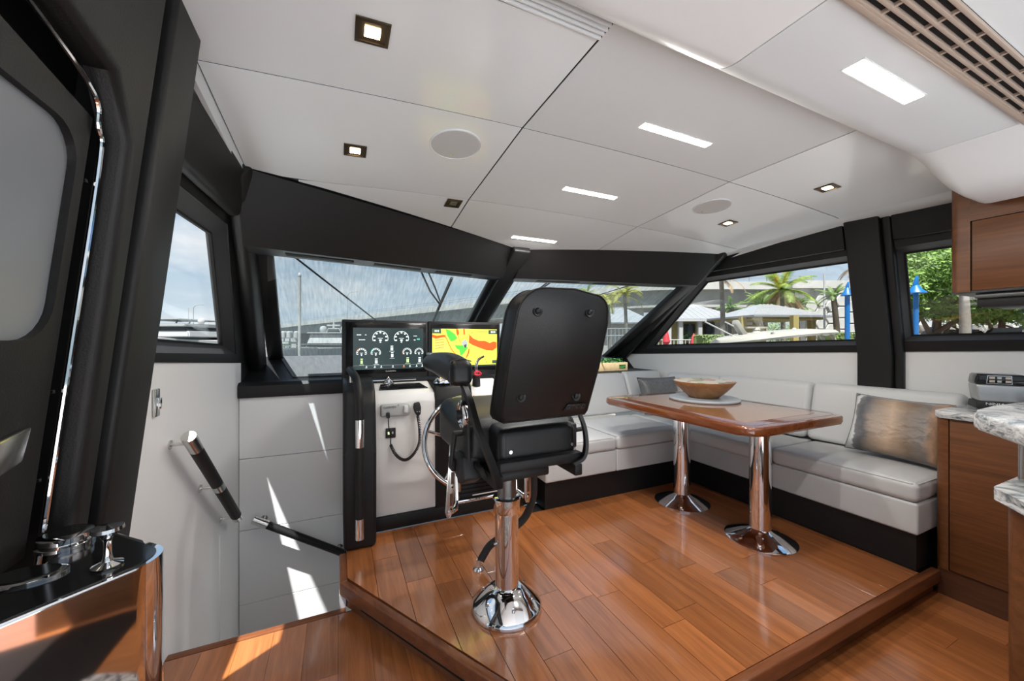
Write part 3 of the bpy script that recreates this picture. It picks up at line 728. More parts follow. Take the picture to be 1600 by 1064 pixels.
bm = B(); box(bm, 0.20, 1.10, 2.765, 2.93, 0.905, 0.925, 0.004); obj('instrument_plinth', bm, 'black_satin', hc)

# vertical grab rail on the pilaster
gr = thing('grab_rail', 'leather-wrapped vertical grab rail with chrome sleeves on the black helm pilaster', 'grab rail', (0.105, 2.285, 0.09))
gp = catmull([(0.105, 2.285, 0.19), (0.105, 2.285, 0.5), (0.105, 2.287, 0.80), (0.100, 2.30, 0.91), (0.085, 2.37, 0.985), (0.06, 2.52, 1.02)], 8)
bm = B(); tube(bm, gp, 0.0225, 18); obj('grip', bm, 'black_leather', gr)
bm = B(); tube(bm, [(0.105, 2.285, 0.085), (0.105, 2.285, 0.20)], 0.0235, 18); obj('sleeve', bm, 'chrome', gr)
bm = B(); tube(bm, [(0.105, 2.285, 0.60), (0.105, 2.285, 0.755)], 0.0237, 18); obj('sleeve', bm, 'chrome', gr)
for z in (0.14, 0.68):
    bm = B(); cyl(bm, (0.105, 2.29, z), (0.105, 2.345, z), 0.010, n=12); obj('standoff', bm, 'chrome', gr)
bm = B(); cyl(bm, (0.065, 2.49, 1.01), (0.065, 2.49, 0.945), 0.009, n=12); obj('standoff', bm, 'chrome', gr)

# ------------------------------------------------------------------ displays
mat('screen_dark', (0.01, 0.012, 0.012), 0.15, emit=(0.020, 0.032, 0.033), estr=1.0)
mat('ink_white', (0.1, 0.1, 0.1), 0.4, emit=(0.72, 0.80, 0.78), estr=1.0)
mat('ink_lime', (0.1, 0.1, 0.1), 0.4, emit=(0.55, 0.72, 0.32), estr=1.0)
mat('ink_teal', (0.1, 0.1, 0.1), 0.4, emit=(0.10, 0.55, 0.45), estr=1.0)
mat('ink_orange', (0.1, 0.1, 0.1), 0.4, emit=(0.90, 0.25, 0.10), estr=1.0)
mat('chart_yellow', (0.1, 0.1, 0.02), 0.3, emit=(0.78, 0.76, 0.07), estr=1.0)
mat('chart_red', (0.1, 0.02, 0.01), 0.3, emit=(0.90, 0.085, 0.005), estr=1.0)
mat('chart_green', (0.02, 0.1, 0.02), 0.3, emit=(0.07, 0.62, 0.04), estr=1.0)
mat('chart_tan', (0.1, 0.07, 0.02), 0.3, emit=(0.86, 0.55, 0.10), estr=1.0)
mat('chart_dark', (0.01, 0.01, 0.01), 0.3, emit=(0.03, 0.06, 0.03), estr=1.0)
mat('chart_grey', (0.05, 0.05, 0.05), 0.3, emit=(0.35, 0.38, 0.38), estr=1.0)
DY = 2.775
def display(x0, x1, sx0, sx1, label):
    t = thing('display', label, 'display', ((x0 + x1) / 2, DY + 0.02, 0.925), 'helm displays')
    bm = B(); box(bm, x0, x1, DY, DY + 0.05, 0.932, 1.342, 0.006); obj('housing', bm, 'black_plastic', t)
    bm = B(); box(bm, x0 + 0.022, x1 - 0.012, DY - 0.006, DY + 0.001, 0.972, 1.325, 0.003); obj('bezel', bm, 'black_gloss', t)
    bm = B(); box(bm, sx0, sx1, DY - 0.0075, DY - 0.005, 1.0, 1.287); sc = obj('screen', bm, 'screen_dark', t)
    return t, sc
def quad(bm, x0, x1, z0, z1, y):
    bm.faces.new([bm.verts.new(p) for p in ((x0, y, z0), (x1, y, z0), (x1, y, z1), (x0, y, z1))])
def flatarc(bm, cx, cz_, r, w, a0, a1, y, n=28):
    pr = None
    for k in range(n + 1):
        a = R(a0 + (a1 - a0) * k / n); c_, s_ = math.cos(a), math.sin(a)
        q = (bm.verts.new((cx + r * c_, y, cz_ + r * s_)), bm.verts.new((cx + (r - w) * c_, y, cz_ + (r - w) * s_)))
        if pr: bm.faces.new((pr[0], q[0], q[1], pr[1]))
        pr = q
SX0, SX1, SZ0, SZ1 = 0.085, 0.556, 1.0, 1.287
dl, sl = display(0.016, 0.590, SX0, SX1, 'wide black helm display showing round engine gauges')
yq = DY - 0.0082
def sp_(fx, fz): return SX0 + (SX1 - SX0) * fx, SZ1 - (SZ1 - SZ0) * fz
def gauge(fx, fz, r, ticks, m='ink_white', red=None):
    cx, cz_ = sp_(fx, fz); bm = B(); flatarc(bm, cx, cz_, r, r * 0.06, -20, 200, yq)
    for k in range(ticks):
        a = R(-20 + 220 * k / (ticks - 1)); p = (cx + r * 0.78 * math.cos(a), cz_ + r * 0.78 * math.sin(a)); h = r * 0.09
        quad(bm, p[0] - h * 1.3, p[0] + h * 1.3, p[1] - h, p[1] + h, yq)
    quad(bm, cx - r * 0.32, cx + r * 0.32, cz_ - r * 0.02, cz_ + r * 0.03, yq); quad(bm, cx - r * 0.16, cx + r * 0.16, cz_ - r * 0.35, cz_ - r * 0.15, yq)
    quad(bm, cx - r * 0.10, cx + r * 0.10, cz_ - r * 0.58, cz_ - r * 0.44, yq)
    o = obj('gauge', bm, m, sl, ang=None)
    if red:
        bm = B(); flatarc(bm, cx, cz_, r, r * 0.16, red[0], red[1], yq - 0.0003, 8); obj('gauge_zone', bm, red[2], sl, ang=None)
gauge(0.372, 0.25, 0.052, 7); gauge(0.674, 0.25, 0.051, 7)
gauge(0.113, 0.60, 0.033, 9, red=(120, 160, 'ink_orange')); gauge(0.309, 0.60, 0.033, 9, red=(130, 175, 'ink_teal')); gauge(0.757, 0.60, 0.032, 9, red=(170, 200, 'ink_orange')); gauge(0.934, 0.60, 0.031, 9)
def block(fx, fz, w, h, m='ink_white', kind=0):
    cx, cz_ = sp_(fx, fz); bm = B()
    if kind == 0:
        quad(bm, cx - w * 0.8, cx + w * 0.8, cz_ + h * 0.55, cz_ + h * 0.75, yq)
        for s in (-0.55, 0.0, 0.55): quad(bm, cx + s * w - w * 0.2, cx + s * w + w * 0.2, cz_ - h * 0.5, cz_ + h * 0.35, yq)
        quad(bm, cx - w * 1.6, cx + w * 1.6, cz_ - h * 0.78, cz_ - h * 0.72, yq)
    else:
        for s in (-1, -0.45, 0.1, 0.6): quad(bm, cx + s * w, cx + s * w + w * 0.35, cz_ - h * 0.3, cz_ + h * 0.3, yq)
    obj('readout', bm, m, sl, ang=None)
block(0.535, 0.50, 0.011, 0.026); block(0.54, 0.665, 0.010, 0.028); block(0.115, 0.81, 0.009, 0.028, 'ink_lime'); block(0.315, 0.81, 0.011, 0.028)
block(0.765, 0.80, 0.011, 0.028, 'ink_lime'); block(0.945, 0.80, 0.011, 0.028)
block(0.08, 0.17, 0.014, 0.010, kind=1); block(0.17, 0.17, 0.005, 0.008, kind=1); block(0.12, 0.285, 0.020, 0.010, kind=1); block(0.88, 0.19, 0.012, 0.008, kind=1); block(0.87, 0.29, 0.006, 0.012, kind=1)
block(0.925, 0.27, 0.010, 0.018, 'ink_teal', 1)
for fx, m in ((0.18, 'ink_white'), (0.295, 'ink_white'), (0.385, 'ink_white'), (0.55, 'ink_white'), (0.71, 'ink_orange'), (0.80, 'ink_white'), (0.90, 'ink_white'), (0.985, 'ink_white')):
    cx, cz_ = sp_(fx, 0.94); bm = B(); quad(bm, cx - 0.003, cx + 0.003, cz_ + 0.001, cz_ + 0.008, yq); quad(bm, cx - 0.007, cx + 0.006, cz_ - 0.006, cz_ - 0.003, yq); obj('menu_icon', bm, m, sl, ang=None)
bm = B(); quad(bm, SX0, SX1, sp_(0, 0.905)[1], sp_(0, 0.902)[1], yq); obj('menu_line', bm, 'chart_grey', sl, ang=None)
text('lettering', 'GARMIN', 0.014, frame_mtx((0.33, DY - 0.0068, 0.985), (1, 0, 0), (0, 0, 1)), 'white_plastic', dl, wide=1.3)

CX0, CX1 = 0.622, 1.135
dr, sr = display(0.594, 1.165, CX0, CX1, 'wide black helm display showing a yellow and red sea chart')
def cpt(fx, fz): return (CX0 + (CX1 - CX0) * fx, SZ1 - (SZ1 - SZ0) * fz)
def cshape(pts, m, lay, name='chart_area'):
    bm = B(); y = DY - 0.0078 - 0.0002 * lay; vs = [bm.verts.new((cpt(a, b)[0], y, cpt(a, b)[1])) for a, b in pts]; f = bm.faces.new(vs); bmesh.ops.triangulate(bm, faces=[f]); obj(name, bm, m, sr, ang=None)
def cline(pts, w, m, lay):
    bm = B(); y = DY - 0.0078 - 0.0002 * lay; q = [Vector((cpt(a, b)[0], y, cpt(a, b)[1])) for a, b in pts]; q = catmull(q, 5); pr = None
    for i in range(len(q)):
        d = (q[min(i + 1, len(q) - 1)] - q[max(i - 1, 0)]).normalized(); n_ = Vector((-d.z, 0, d.x)) * w / 2
        e_ = (bm.verts.new(q[i] + n_), bm.verts.new(q[i] - n_))
        if pr: bm.faces.new((pr[0], e_[0], e_[1], pr[1]))
        pr = e_
    obj('chart_line', bm, m, sr, ang=None)
cshape([(0, 0.0), (1, 0.0), (1, 0.955), (0, 0.955)], 'chart_yellow', 1)
cshape([(0.02, 0.24), (0.17, 0.20), (0.22, 0.42), (0.28, 0.62), (0.20, 0.72), (0.02, 0.60)], 'chart_tan', 2)
cshape([(0.19, 0.0), (0.25, 0.03), (0.33, 0.13), (0.37, 0.24), (0.33, 0.30), (0.27, 0.33), (0.22, 0.18)], 'chart_green', 2)
cshape([(0.33, 0.42), (0.42, 0.43), (0.50, 0.41), (0.53, 0.50), (0.48, 0.62), (0.42, 0.72), (0.40, 0.55), (0.36, 0.52)], 'chart_green', 2)
cshape([(0.555, 0.14), (0.61, 0.24), (0.70, 0.31), (0.80, 0.31), (0.88, 0.37), (0.94, 0.33), (0.995, 0.35), (0.995, 0.50), (0.93, 0.58), (0.83, 0.57), (0.70, 0.49), (0.60, 0.42), (0.545, 0.36)], 'chart_red', 3)
cshape([(0.0, 0.15), (0.07, 0.18), (0.15, 0.155), (0.19, 0.16), (0.20, 0.21), (0.14, 0.22), (0.05, 0.26), (0.0, 0.22)], 'chart_red', 3)
cshape([(0.35, 0.0), (0.385, 0.01), (0.40, 0.12), (0.375, 0.19), (0.355, 0.11)], 'chart_red', 3)
cshape([(0.46, 0.0), (0.485, 0.0), (0.49, 0.14), (0.465, 0.16)], 'chart_red', 3)
cshape([(0.545, 0.52), (0.56, 0.52), (0.555, 0.62), (0.52, 0.76), (0.50, 0.76), (0.53, 0.62)], 'chart_red', 3)
cline([(0.17, 0.18), (0.21, 0.26), (0.25, 0.42), (0.30, 0.58), (0.37, 0.70), (0.44, 0.80)], 0.006, 'chart_red', 4)
cline([(0.385, 0.18), (0.40, 0.30), (0.43, 0.38)], 0.004, 'chart_red', 4)
cline([(0.50, 0.30), (0.53, 0.20), (0.57, 0.11), (0.64, 0.08), (0.86, 0.065)], 0.003, 'chart_dark', 4)
cline([(0.53, 0.72), (0.60, 0.66), (0.64, 0.72), (0.72, 0.82), (0.80, 0.88)], 0.002, 'chart_dark', 4)
for k in range(4):
    cline([(0.04, 0.30 + 0.07 * k), (0.10, 0.285 + 0.07 * k), (0.17, 0.28 + 0.065 * k)], 0.003, 'chart_dark', 4)
cshape([(0.43, 0.36), (0.49, 0.27), (0.53, 0.35), (0.52, 0.47), (0.48, 0.50)], 'chart_grey', 5)
cshape([(0.47, 0.42), (0.51, 0.40), (0.505, 0.49), (0.48, 0.50)], 'chart_dark', 6)
cshape([(0.0, 0.0), (0.125, 0.0), (0.13, 0.12), (0.0, 0.12)], 'chart_dark', 6, 'chart_box'); cshape([(0.86, 0.02), (1.0, 0.02), (1.0, 0.13), (0.86, 0.13)], 'chart_dark', 6, 'chart_box'); cshape([(0.92, 0.84), (1.0, 0.84), (1.0, 0.93), (0.92, 0.93)], 'chart_dark', 6, 'chart_box')
cshape([(0.81, 0.90), (0.825, 0.86), (0.84, 0.90)], 'chart_red', 5)
for fx, fz, w in ((0.06, 0.06, 0.035), (0.93, 0.075, 0.04)):
    p = cpt(fx, fz); bm = B()
    for s in (-0.4, -0.05, 0.3): quad(bm, p[0] + s * w, p[0] + s * w + w * 0.22, p[1] - 0.006, p[1] + 0.008, DY - 0.0094)
    obj('readout', bm, 'ink_white', sr, ang=None)
# chrome display foot
t = dl
bm = B(); lathe(bm, (0.31, 2.735, 0.900), [(0.035, 0), (0.035, 0.004), (0.012, 0.010), (0.010, 0.03), (0, 0.03)], 24, ell=(1.2, 0.7)); obj('display_foot', bm, 'chrome', t)
bm = B(); tube(bm, [(0.285, 2.735, 0.91), (0.31, 2.74, 0.945), (0.335, 2.735, 0.91)], 0.007, 10); obj('foot_strut', bm, 'chrome', t)
bm = B(); cyl(bm, (0.12, 2.742, 0.925), (0.50, 2.742, 0.925), 0.005, n=10); tag(obj('chrome_rail', bm, 'chrome', origin=(0.12, 2.742, 0.92)), 'thin chrome rail running along below the gauge display', 'rail')

# radio handset, its grey cover, socket plate
rc = thing('radio_cover', 'light grey radio cover with maker lettering on the white helm face', 'radio', (0.33, 2.51, 0.72))
bm = B(); box(bm, 0.235, 0.415, 2.49, 2.53, 0.715, 0.795, 0.014, 3); obj('cover', bm, 'grey_plastic', rc)
bm = B(); box(bm, 0.375, 0.402, 2.478, 2.495, 0.735, 0.785, 0.008, 3); obj('latch', bm, 'white_plastic', rc)
text('lettering', 'GARMIN', 0.018, frame_mtx((0.29, 2.4892, 0.777), (1, 0, 0), (0, 0, 1)), 'dark_grey', rc, wide=1.15)
bm = B(); extr(bm, [(0.338, 2.4894, 0.786), (0.348, 2.4894, 0.786), (0.343, 2.4894, 0.793)], (0, -0.0006, 0)); obj('emblem', bm, 'dark_grey', rc)
bm = B(); box(bm, 0.268, 0.290, 2.468, 2.492, 0.712, 0.748, 0.006); obj('plug', bm, 'black_plastic', rc)
sk = thing('socket_plate', 'small square black charging socket plate on the white helm face', 'socket', (0.30, 2.518, 0.60))
bm = B(); box(bm, 0.268, 0.330, 2.512, 2.524, 0.578, 0.640, 0.003); obj('plate', bm, 'black_plastic', sk)
bm = B(); box(bm, 0.281, 0.293, 2.5095, 2.513, 0.602, 0.618); obj('light', bm, 'ink_lime', sk)
bm = B(); box(bm, 0.308, 0.314, 2.5095, 2.513, 0.604, 0.618); obj('port', bm, 'white_plastic', sk)
mi = thing('microphone', 'black handheld radio microphone with coiled cord hung on the helm face', 'microphone', (0.46, 2.50, 0.70))
bm = B(); extr(bm, [(0.435, 2.475, 0.765), (0.44, 2.475, 0.795), (0.475, 2.475, 0.80), (0.485, 2.475, 0.765), (0.482, 2.475, 0.72), (0.463, 2.475, 0.705), (0.447, 2.475, 0.73)], (0, 0.03, 0), bev=0.006); obj('body', bm, 'black_plastic', mi)
for dx in (0.0, 0.014):
    bm = B(); cyl(bm, (0.458 + dx, 2.476, 0.74), (0.458 + dx, 2.472, 0.74), 0.0035, n=8); obj('button', bm, 'grey_plastic', mi)
path = catmull([(0.279, 2.475, 0.735), (0.283, 2.482, 0.66), (0.295, 2.50, 0.60), (0.298, 2.505, 0.535)], 8)
bm = B(); tube(bm, path, 0.0035, 8); obj('lead', bm, 'black_plastic', mi)
path = catmull([(0.298, 2.505, 0.535), (0.33, 2.495, 0.47), (0.38, 2.485, 0.435), (0.43, 2.48, 0.46), (0.47, 2.475, 0.53), (0.475, 2.48, 0.62), (0.464, 2.485, 0.71)], 60)
coil = []
n_ = len(path)
for i, p in enumerate(path):
    d = (path[min(i + 1, n_ - 1)] - path[max(i - 1, 0)]).normalized(); a1 = d.cross(Vector((0, 1, 0))).normalized(); a2 = Vector((0, 1, 0)); th = i * 0.95
    coil.append(p + a1 * 0.0075 * math.cos(th) + a2 * 0.0075 * math.sin(th))
bm = B(); tube(bm, coil, 0.0035, 5); obj('coiled_cord', bm, 'black_plastic', mi)

# steering wheel
sw = thing('steering_wheel', 'polished chrome steering wheel in front of the helm, half hidden by the chair', 'steering wheel', (0.715, 2.50, 0.58))
WC = Vector((0.715, 2.21, 0.585)); tl = Matrix.Rotation(R(-14), 3, 'X')
bm = B(); tube(bm, [WC + tl @ Vector((0.265 * math.cos(2 * math.pi * k / 64), 0, 0.265 * math.sin(2 * math.pi * k / 64))) for k in range(64)], 0.0155, 12, closed=True); obj('rim', bm, 'chrome', sw)
for k in range(5):
    a = 2 * math.pi * k / 5 + 0.3; bm = B(); tube(bm, [WC + tl @ Vector((0.03 * math.cos(a), 0.06, 0.03 * math.sin(a))), WC + tl @ Vector((0.15 * math.cos(a), 0.03, 0.15 * math.sin(a))), WC + tl @ Vector((0.262 * math.cos(a), 0, 0.262 * math.sin(a)))], [0.013, 0.010, 0.009], 10); obj('spoke', bm, 'chrome', sw)
bm = B(); cyl(bm, WC + tl @ Vector((0, 0.05, 0)), WC + Vector((0, 0.30, 0.05)), 0.045, 0.06, 24); obj('hub', bm, 'chrome', sw)

# throttle levers and lanyard
th_ = thing('throttle', 'chrome twin engine throttle control on the black helm top', 'throttle', (0.66, 2.60, 0.906))
bm = B(); lathe(bm, (0.665, 2.59, 0.905), [(0.062, 0), (0.060, 0.012), (0.045, 0.035), (0.02, 0.045), (0, 0.046)], 30, ell=(1.25, 0.7)); obj('dome', bm, 'chrome', th_)
for dx in (-0.045, 0.035):
    bm = B(); tube(bm, catmull([(0.665 + dx, 2.585, 0.93), (0.665 + dx, 2.54, 0.965), (0.665 + dx * 0.9, 2.53, 0.985)], 4), 0.009, 10); sphere(bm, (0.665 + dx * 0.9, 2.53, 0.985), 0.015); obj('lever', bm, 'chrome', th_)
ls = thing('kill_switch', 'chrome engine key switch with red lanyard beside the right helm display', 'switch', (0.905, 2.60, 0.875))
bm = B(); cyl(bm, (0.905, 2.60, 0.872), (0.905, 2.60, 0.95), 0.03, 0.026, 18); obj('switch_body', bm, 'black_plastic', ls)
bm = B(); tube(bm, [(0.90 + 0.022 * math.cos(k * 0.5), 2.57 - 0.004 * k * 0.5, 0.965 + 0.013 * math.sin(k * 0.5)) for k in range(14)], 0.007, 8); obj('lanyard', bm, 'red_cord', ls)
bm = B(); tube(bm, catmull([(0.90, 2.585, 0.95), (0.895, 2.575, 1.01), (0.915, 2.585, 1.06), (0.96, 2.60, 1.085)], 6), 0.010, 10); obj('handle', bm, 'chrome', ls)

# wipers and stay outside the glass
def on_glass(u, v, q, off):
    a, b, c = Vector(q[0]), Vector(q[1]), Vector(q[3]); n_ = (b - a).cross(c - a).normalized()
    if n_.z < 0: n_ = -n_
    r_ = ray(u, v); o_ = Vector((0, 0, CAMZ)); t_ = (a + n_ * off - o_).dot(n_) / r_.dot(n_); return o_ + r_ * t_
g0 = WG[0]
wi = thing('wiper', 'black double-arm wiper parked on the port half of the windscreen', 'wiper', on_glass(663, 424, g0, 0.05))
bm = B(); tube(bm, [on_glass(656, 420, g0, 0.06), on_glass(672, 455, g0, 0.06), on_glass(686, 474, g0, 0.06)], 0.008, 8); obj('arm', bm, 'black_plastic', wi)
bm = B(); tube(bm, [on_glass(668, 422, g0, 0.06), on_glass(680, 450, g0, 0.06), on_glass(688, 472, g0, 0.06)], 0.007, 8); obj('arm', bm, 'black_plastic', wi)
bm = B(); tube(bm, [on_glass(706, 434, g0, 0.045), on_glass(692, 466, g0, 0.045), on_glass(675, 505, g0, 0.045)], 0.013, 8); obj('blade', bm, 'black_plastic', wi)
g1 = WG[1]
wi = thing('wiper', 'black double-arm wiper on the starboard windscreen half above the helm chair', 'wiper', on_glass(850, 445, g1, 0.05))
bm = B(); tube(bm, [on_glass(868, 436, g1, 0.06), on_glass(830, 462, g1, 0.06)], 0.007, 8); obj('arm', bm, 'black_plastic', wi)
bm = B(); tube(bm, [on_glass(860, 438, g1, 0.06), on_glass(822, 466, g1, 0.06)], 0.007, 8); obj('arm', bm, 'black_plastic', wi)
bm = B(); tube(bm, [on_glass(822, 466, g1, 0.05), on_glass(800, 500, g1, 0.05)], 0.011, 8); obj('blade', bm, 'black_plastic', wi)
bm = B(); tube(bm, [on_glass(448, 392, g0, 0.07), on_glass(615, 522, g0, 0.07)], 0.006, 8); tag(obj('stay_cable', bm, 'dark_grey', origin=on_glass(448, 392, g0, 0.07)), 'thin dark cable slanting across the port windscreen half', 'cable')
bm = B(); tube(bm, [on_glass(1010, 438, g1, 0.07), on_glass(905, 470, g1, 0.07)], 0.005, 8); tag(obj('stay_cable', bm, 'dark_grey', origin=on_glass(1010, 438, g1, 0.07)), 'thin dark cable slanting across the starboard windscreen half', 'cable')

# ------------------------------------------------------------------ ceiling lamps, speakers, grilles
def spot_lamp(o, e, ang=120, blend=0.6, col=(1, 0.86, 0.66), size=0.03):
    ld = bpy.data.lights.new('lamp', 'SPOT'); ld.energy = e; ld.spot_size = R(ang); ld.spot_blend = blend; ld.color = col; ld.shadow_soft_size = size
    lo = bpy.data.objects.new('lamp', ld); COL.objects.link(lo); lo.parent = o; lo.location = (0, 0, -0.02); return lo
def tilt(bm, x, y):
    dy = (cz(x, y + 0.05) - cz(x, y - 0.05)) / 0.1; dx = (cz(x + 0.05, y) - cz(x - 0.05, y)) / 0.1
    for v in bm.verts: v.co.z += dy * (v.co.y - y) + dx * (v.co.x - x)
    return bm
def led(x, y, z, L, w, label):
    t = thing('light_strip', label, 'ceiling light', (x, y, z), 'linear ceiling lights')
    bm = B(); box(bm, x - L / 2 - 0.006, x + L / 2 + 0.006, y - w / 2 - 0.006, y + w / 2 + 0.006, z - 0.002, z + 0.006); obj('frame', tilt(bm, x, y) if y > 0.8 else bm, 'ceiling_white', t)
    bm = B(); box(bm, x - L / 2, x + L / 2, y - w / 2, y + w / 2, z - 0.0035, z + 0.002); obj('diffuser', tilt(bm, x, y) if y > 0.8 else bm, 'led_warm', t)
    ld = bpy.data.lights.new('lamp', 'AREA'); ld.shape = 'RECTANGLE'; ld.size = L; ld.size_y = w; ld.energy = LEDW; ld.color = (1, 0.97, 0.93)
    lo = bpy.data.objects.new('lamp', ld); COL.objects.link(lo); lo.parent = t; lo.location = (0, 0, -0.006)
LEDW = 5
led(1.325, 1.186, cz(1.325, 1.186), 0.39, 0.034, 'second largest warm light strip in the ceiling, amid the grey panel aft')
led(1.325, 1.80, cz(1.325, 1.8), 0.36, 0.034, 'warm light strip in the middle grey ceiling panel')
led(1.345, 2.53, cz(1.345, 2.53) - 0.001, 0.37, 0.034, 'warm light strip nearest the windscreen header')
led(1.515, 0.573, 1.985, 0.37, 0.046, 'largest warm light strip, in the lowered soffit beside the wooden grille')
def downlight(x, y, on, label, s=0.045):
    z = cz(x, y); t = thing('downlight', label, 'ceiling light', (x, y, z), 'square ceiling downlights')
    bm = B(); ring(bm, [(x - s, y - s, z - 0.001), (x + s, y - s, z - 0.001), (x + s, y + s, z - 0.001), (x - s, y + s, z - 0.001)], [(x - s * 0.8, y - s * 0.8, z - 0.002), (x + s * 0.8, y - s * 0.8, z - 0.002), (x + s * 0.8, y + s * 0.8, z - 0.002), (x - s * 0.8, y + s * 0.8, z - 0.002)], 0.004, (0, 0, -1)); obj('frame', tilt(bm, x, y), 'bronze_can', t, ang=20)
    bm = B(); box(bm, x - s * 0.82, x + s * 0.82, y - s * 0.82, y + s * 0.82, z - 0.0022, z - 0.0008); obj('reflector', tilt(bm, x, y), 'bronze_can', t)
    bm = B(); box(bm, x - s * 0.45, x + s * 0.45, y - s * 0.42, y + s * 0.42, z - 0.0045, z - 0.002); obj('lens', tilt(bm, x, y), 'spot_warm' if on else 'steel', t)
    if on: spot_lamp(t, 3)
downlight(0.084, 1.11, True, 'square lit downlight nearest the black door pillar')
downlight(0.063, 1.77, True, 'square lit downlight in the port ceiling panel beside the speaker')
downlight(0.612, 2.17, False, 'square downlight at the port windscreen edge of the ceiling')
downlight(2.49, 1.19, True, 'square downlight in the starboard ceiling above the dinette')
downlight(2.49, 1.786, True, 'square downlight beside the starboard ceiling speaker')
def speaker(x, y, label):
    z = cz(x, y); t = thing('ceiling_speaker', label, 'speaker', (x, y, z), 'round ceiling speakers')
    bm = B(); lathe(bm, (x, y, z + 0.006), [(0.112, 0.0), (0.112, -0.011), (0.108, -0.012), (0.106, -0.009), (0.0, -0.009)], 48); obj('ring', tilt(bm, x, y), 'ceiling_white', t)
    bm = B(); lathe(bm, (x, y, z - 0.003), [(0.105, 0.0), (0.104, -0.0015), (0, -0.0015)], 48); obj('grille', tilt(bm, x, y), 'speaker_cloth', t)
    bm = B(); box(bm, x - 0.006, x + 0.006, y + 0.07, y + 0.076, z - 0.006, z - 0.0042); obj('badge', tilt(bm, x, y), 'steel', t)
speaker(0.4625, 1.60, 'round ceiling speaker in the port ceiling panel'); speaker(2.155, 1.655, 'round ceiling speaker in the starboard ceiling panel')
g = thing('air_grille', 'white slatted air grille in the ceiling above the helm chair', 'air grille', (0.4, 0.84, 2.07))
zg = 2.066
for k in range(6):
    bm = B(); y = 0.797 + 0.0158 * k; box(bm, 0.125, 0.682, y, y + 0.0075, zg - 0.004, zg + 0.012, 0.002, mtx=None); obj('slat', bm, 'ceiling_white', g)
bm = B(); box(bm, 0.122, 0.686, 0.79, 0.888, zg + 0.026, zg + 0.032); obj('backing', bm, 'dark_recess', g)  # near-black sheet stands in for the shade between the slats
g = thing('air_grille', 'tan wooden air grille with crossbars in the lowered soffit', 'air grille', (1.55, 0.405, 1.98))
for k in range(5):
    y = 0.36 + 0.0225 * k; bm = B(); box(bm, 0.80, 2.235, y, y + 0.0085, 1.972, 1.984, 0.002); obj('slat', bm, 'vent_wood', g)
x = 0.86
while x < 2.2:
    bm = B(); box(bm, x, x + 0.008, 0.362, 0.452, 1.975, 1.983); obj('crossbar', bm, 'vent_wood', g); x += 0.155
bm = B(); box(bm, 0.80, 2.235, 0.455, 0.468, 1.971, 1.9845, 0.002); obj('frame', bm, 'vent_wood', g)
bm = B(); box(bm, 0.80, 2.235, 0.360, 0.452, 1.9835, 1.9848); obj('backing', bm, 'dark_recess', g)
# ------------------------------------------------------------------ rounded soft shapes
def rbox(bm, x0, x1, y0, y1, z0, z1, r, n=(8, 8, 5), puff=0.0, fn=None):
    c = Vector(((x0 + x1) / 2, (y0 + y1) / 2, (z0 + z1) / 2)); h = Vector(((x1 - x0) / 2, (y1 - y0) / 2, (z1 - z0) / 2))
    cache = {}
    def pt(p):      # p in -1..1 cube surface
        k = (round(p[0], 5), round(p[1], 5), round(p[2], 5))
        if k in cache: return cache[k]
        q = Vector((p[0] * h.x, p[1] * h.y, p[2] * h.z))
        i_ = Vector((max(-(h.x - r), min(h.x - r, q.x)), max(-(h.y - r), min(h.y - r, q.y)), max(-(h.z - r), min(h.z - r, q.z))))
        d = q - i_
        if d.length > 1e-9: q = i_ + d.normalized() * r
        fx, fy = p[0], p[1]
        if puff and p[2] > 0: q.z += puff * (1 - fx ** 4) * (1 - fy ** 4)
        w = c + q
        if fn: w = Vector(fn(w))
        cache[k] = bm.verts.new(w); return cache[k]
    def axis_pts(m, hh):
        rr = min(0.98, r / hh)
        e_ = [-1 + rr * (1 - math.cos(math.pi / 2 * t / 4)) * 0 + rr * t / 4 for t in range(4)]
        mid = [-1 + rr + (2 - 2 * rr) * t / m for t in range(m + 1)]
        return e_ + mid + [-v for v in e_[::-1]]
    ax = [axis_pts(n[k], h[k]) for k in range(3)]
    for k in range(3):
        a_, b_ = (k + 1) % 3, (k + 2) % 3
        for s in (-1, 1):
            for i in range(len(ax[a_]) - 1):
                for j in range(len(ax[b_]) - 1):
                    f = []
                    for di, dj in ((0, 0), (1, 0), (1, 1), (0, 1)):
                        p = [0, 0, 0]; p[k] = s; p[a_] = ax[a_][i + di]; p[b_] = ax[b_][j + dj]; f.append(pt(p))
                    if len(set(f)) == 4:
                        try: bm.faces.new(f)
                        except ValueError: pass
    bmesh.ops.remove_doubles(bm, verts=bm.verts, dist=1e-6)
    return bm

# ------------------------------------------------------------------ helm chair
mat('chair_leather', (0.006, 0.006, 0.0065), 0.40, bump=0.3, bscale=240, spec=0.45)
XC, YC = 0.688, 1.56
ch = thing('helm_chair', 'black leather pedestal helm chair on a chrome column facing the windscreen', 'chair', (XC, YC, 0.0))
bm = B(); lathe(bm, (XC, YC, 0.0015), [(0.0, 0), (0.158, 0.0), (0.158, 0.016), (0.150, 0.026), (0.120, 0.052), (0.092, 0.076), (0.070, 0.092), (0.056, 0.098), (0.0, 0.098)], 64); obj('base', bm, 'chrome', ch, ang=40)
for k in range(6):
    a = R(60 * k + 20); c_, s_ = math.cos(a), math.sin(a)
    bm = B(); sphere(bm, (XC + 0.112 * c_, YC + 0.112 * s_, 0.052), 0.011, (1, 1, 0.7), 12, 8); cyl(bm, (XC + 0.112 * c_, YC + 0.112 * s_, 0.05), (XC + 0.112 * c_, YC + 0.112 * s_, 0.066), 0.0055, n=6); obj('bolt', bm, 'chrome', ch)
bm = B(); cyl(bm, (XC, YC, 0.095), (XC, YC, 0.435), 0.0525, n=48); obj('column', bm, 'chrome', ch)
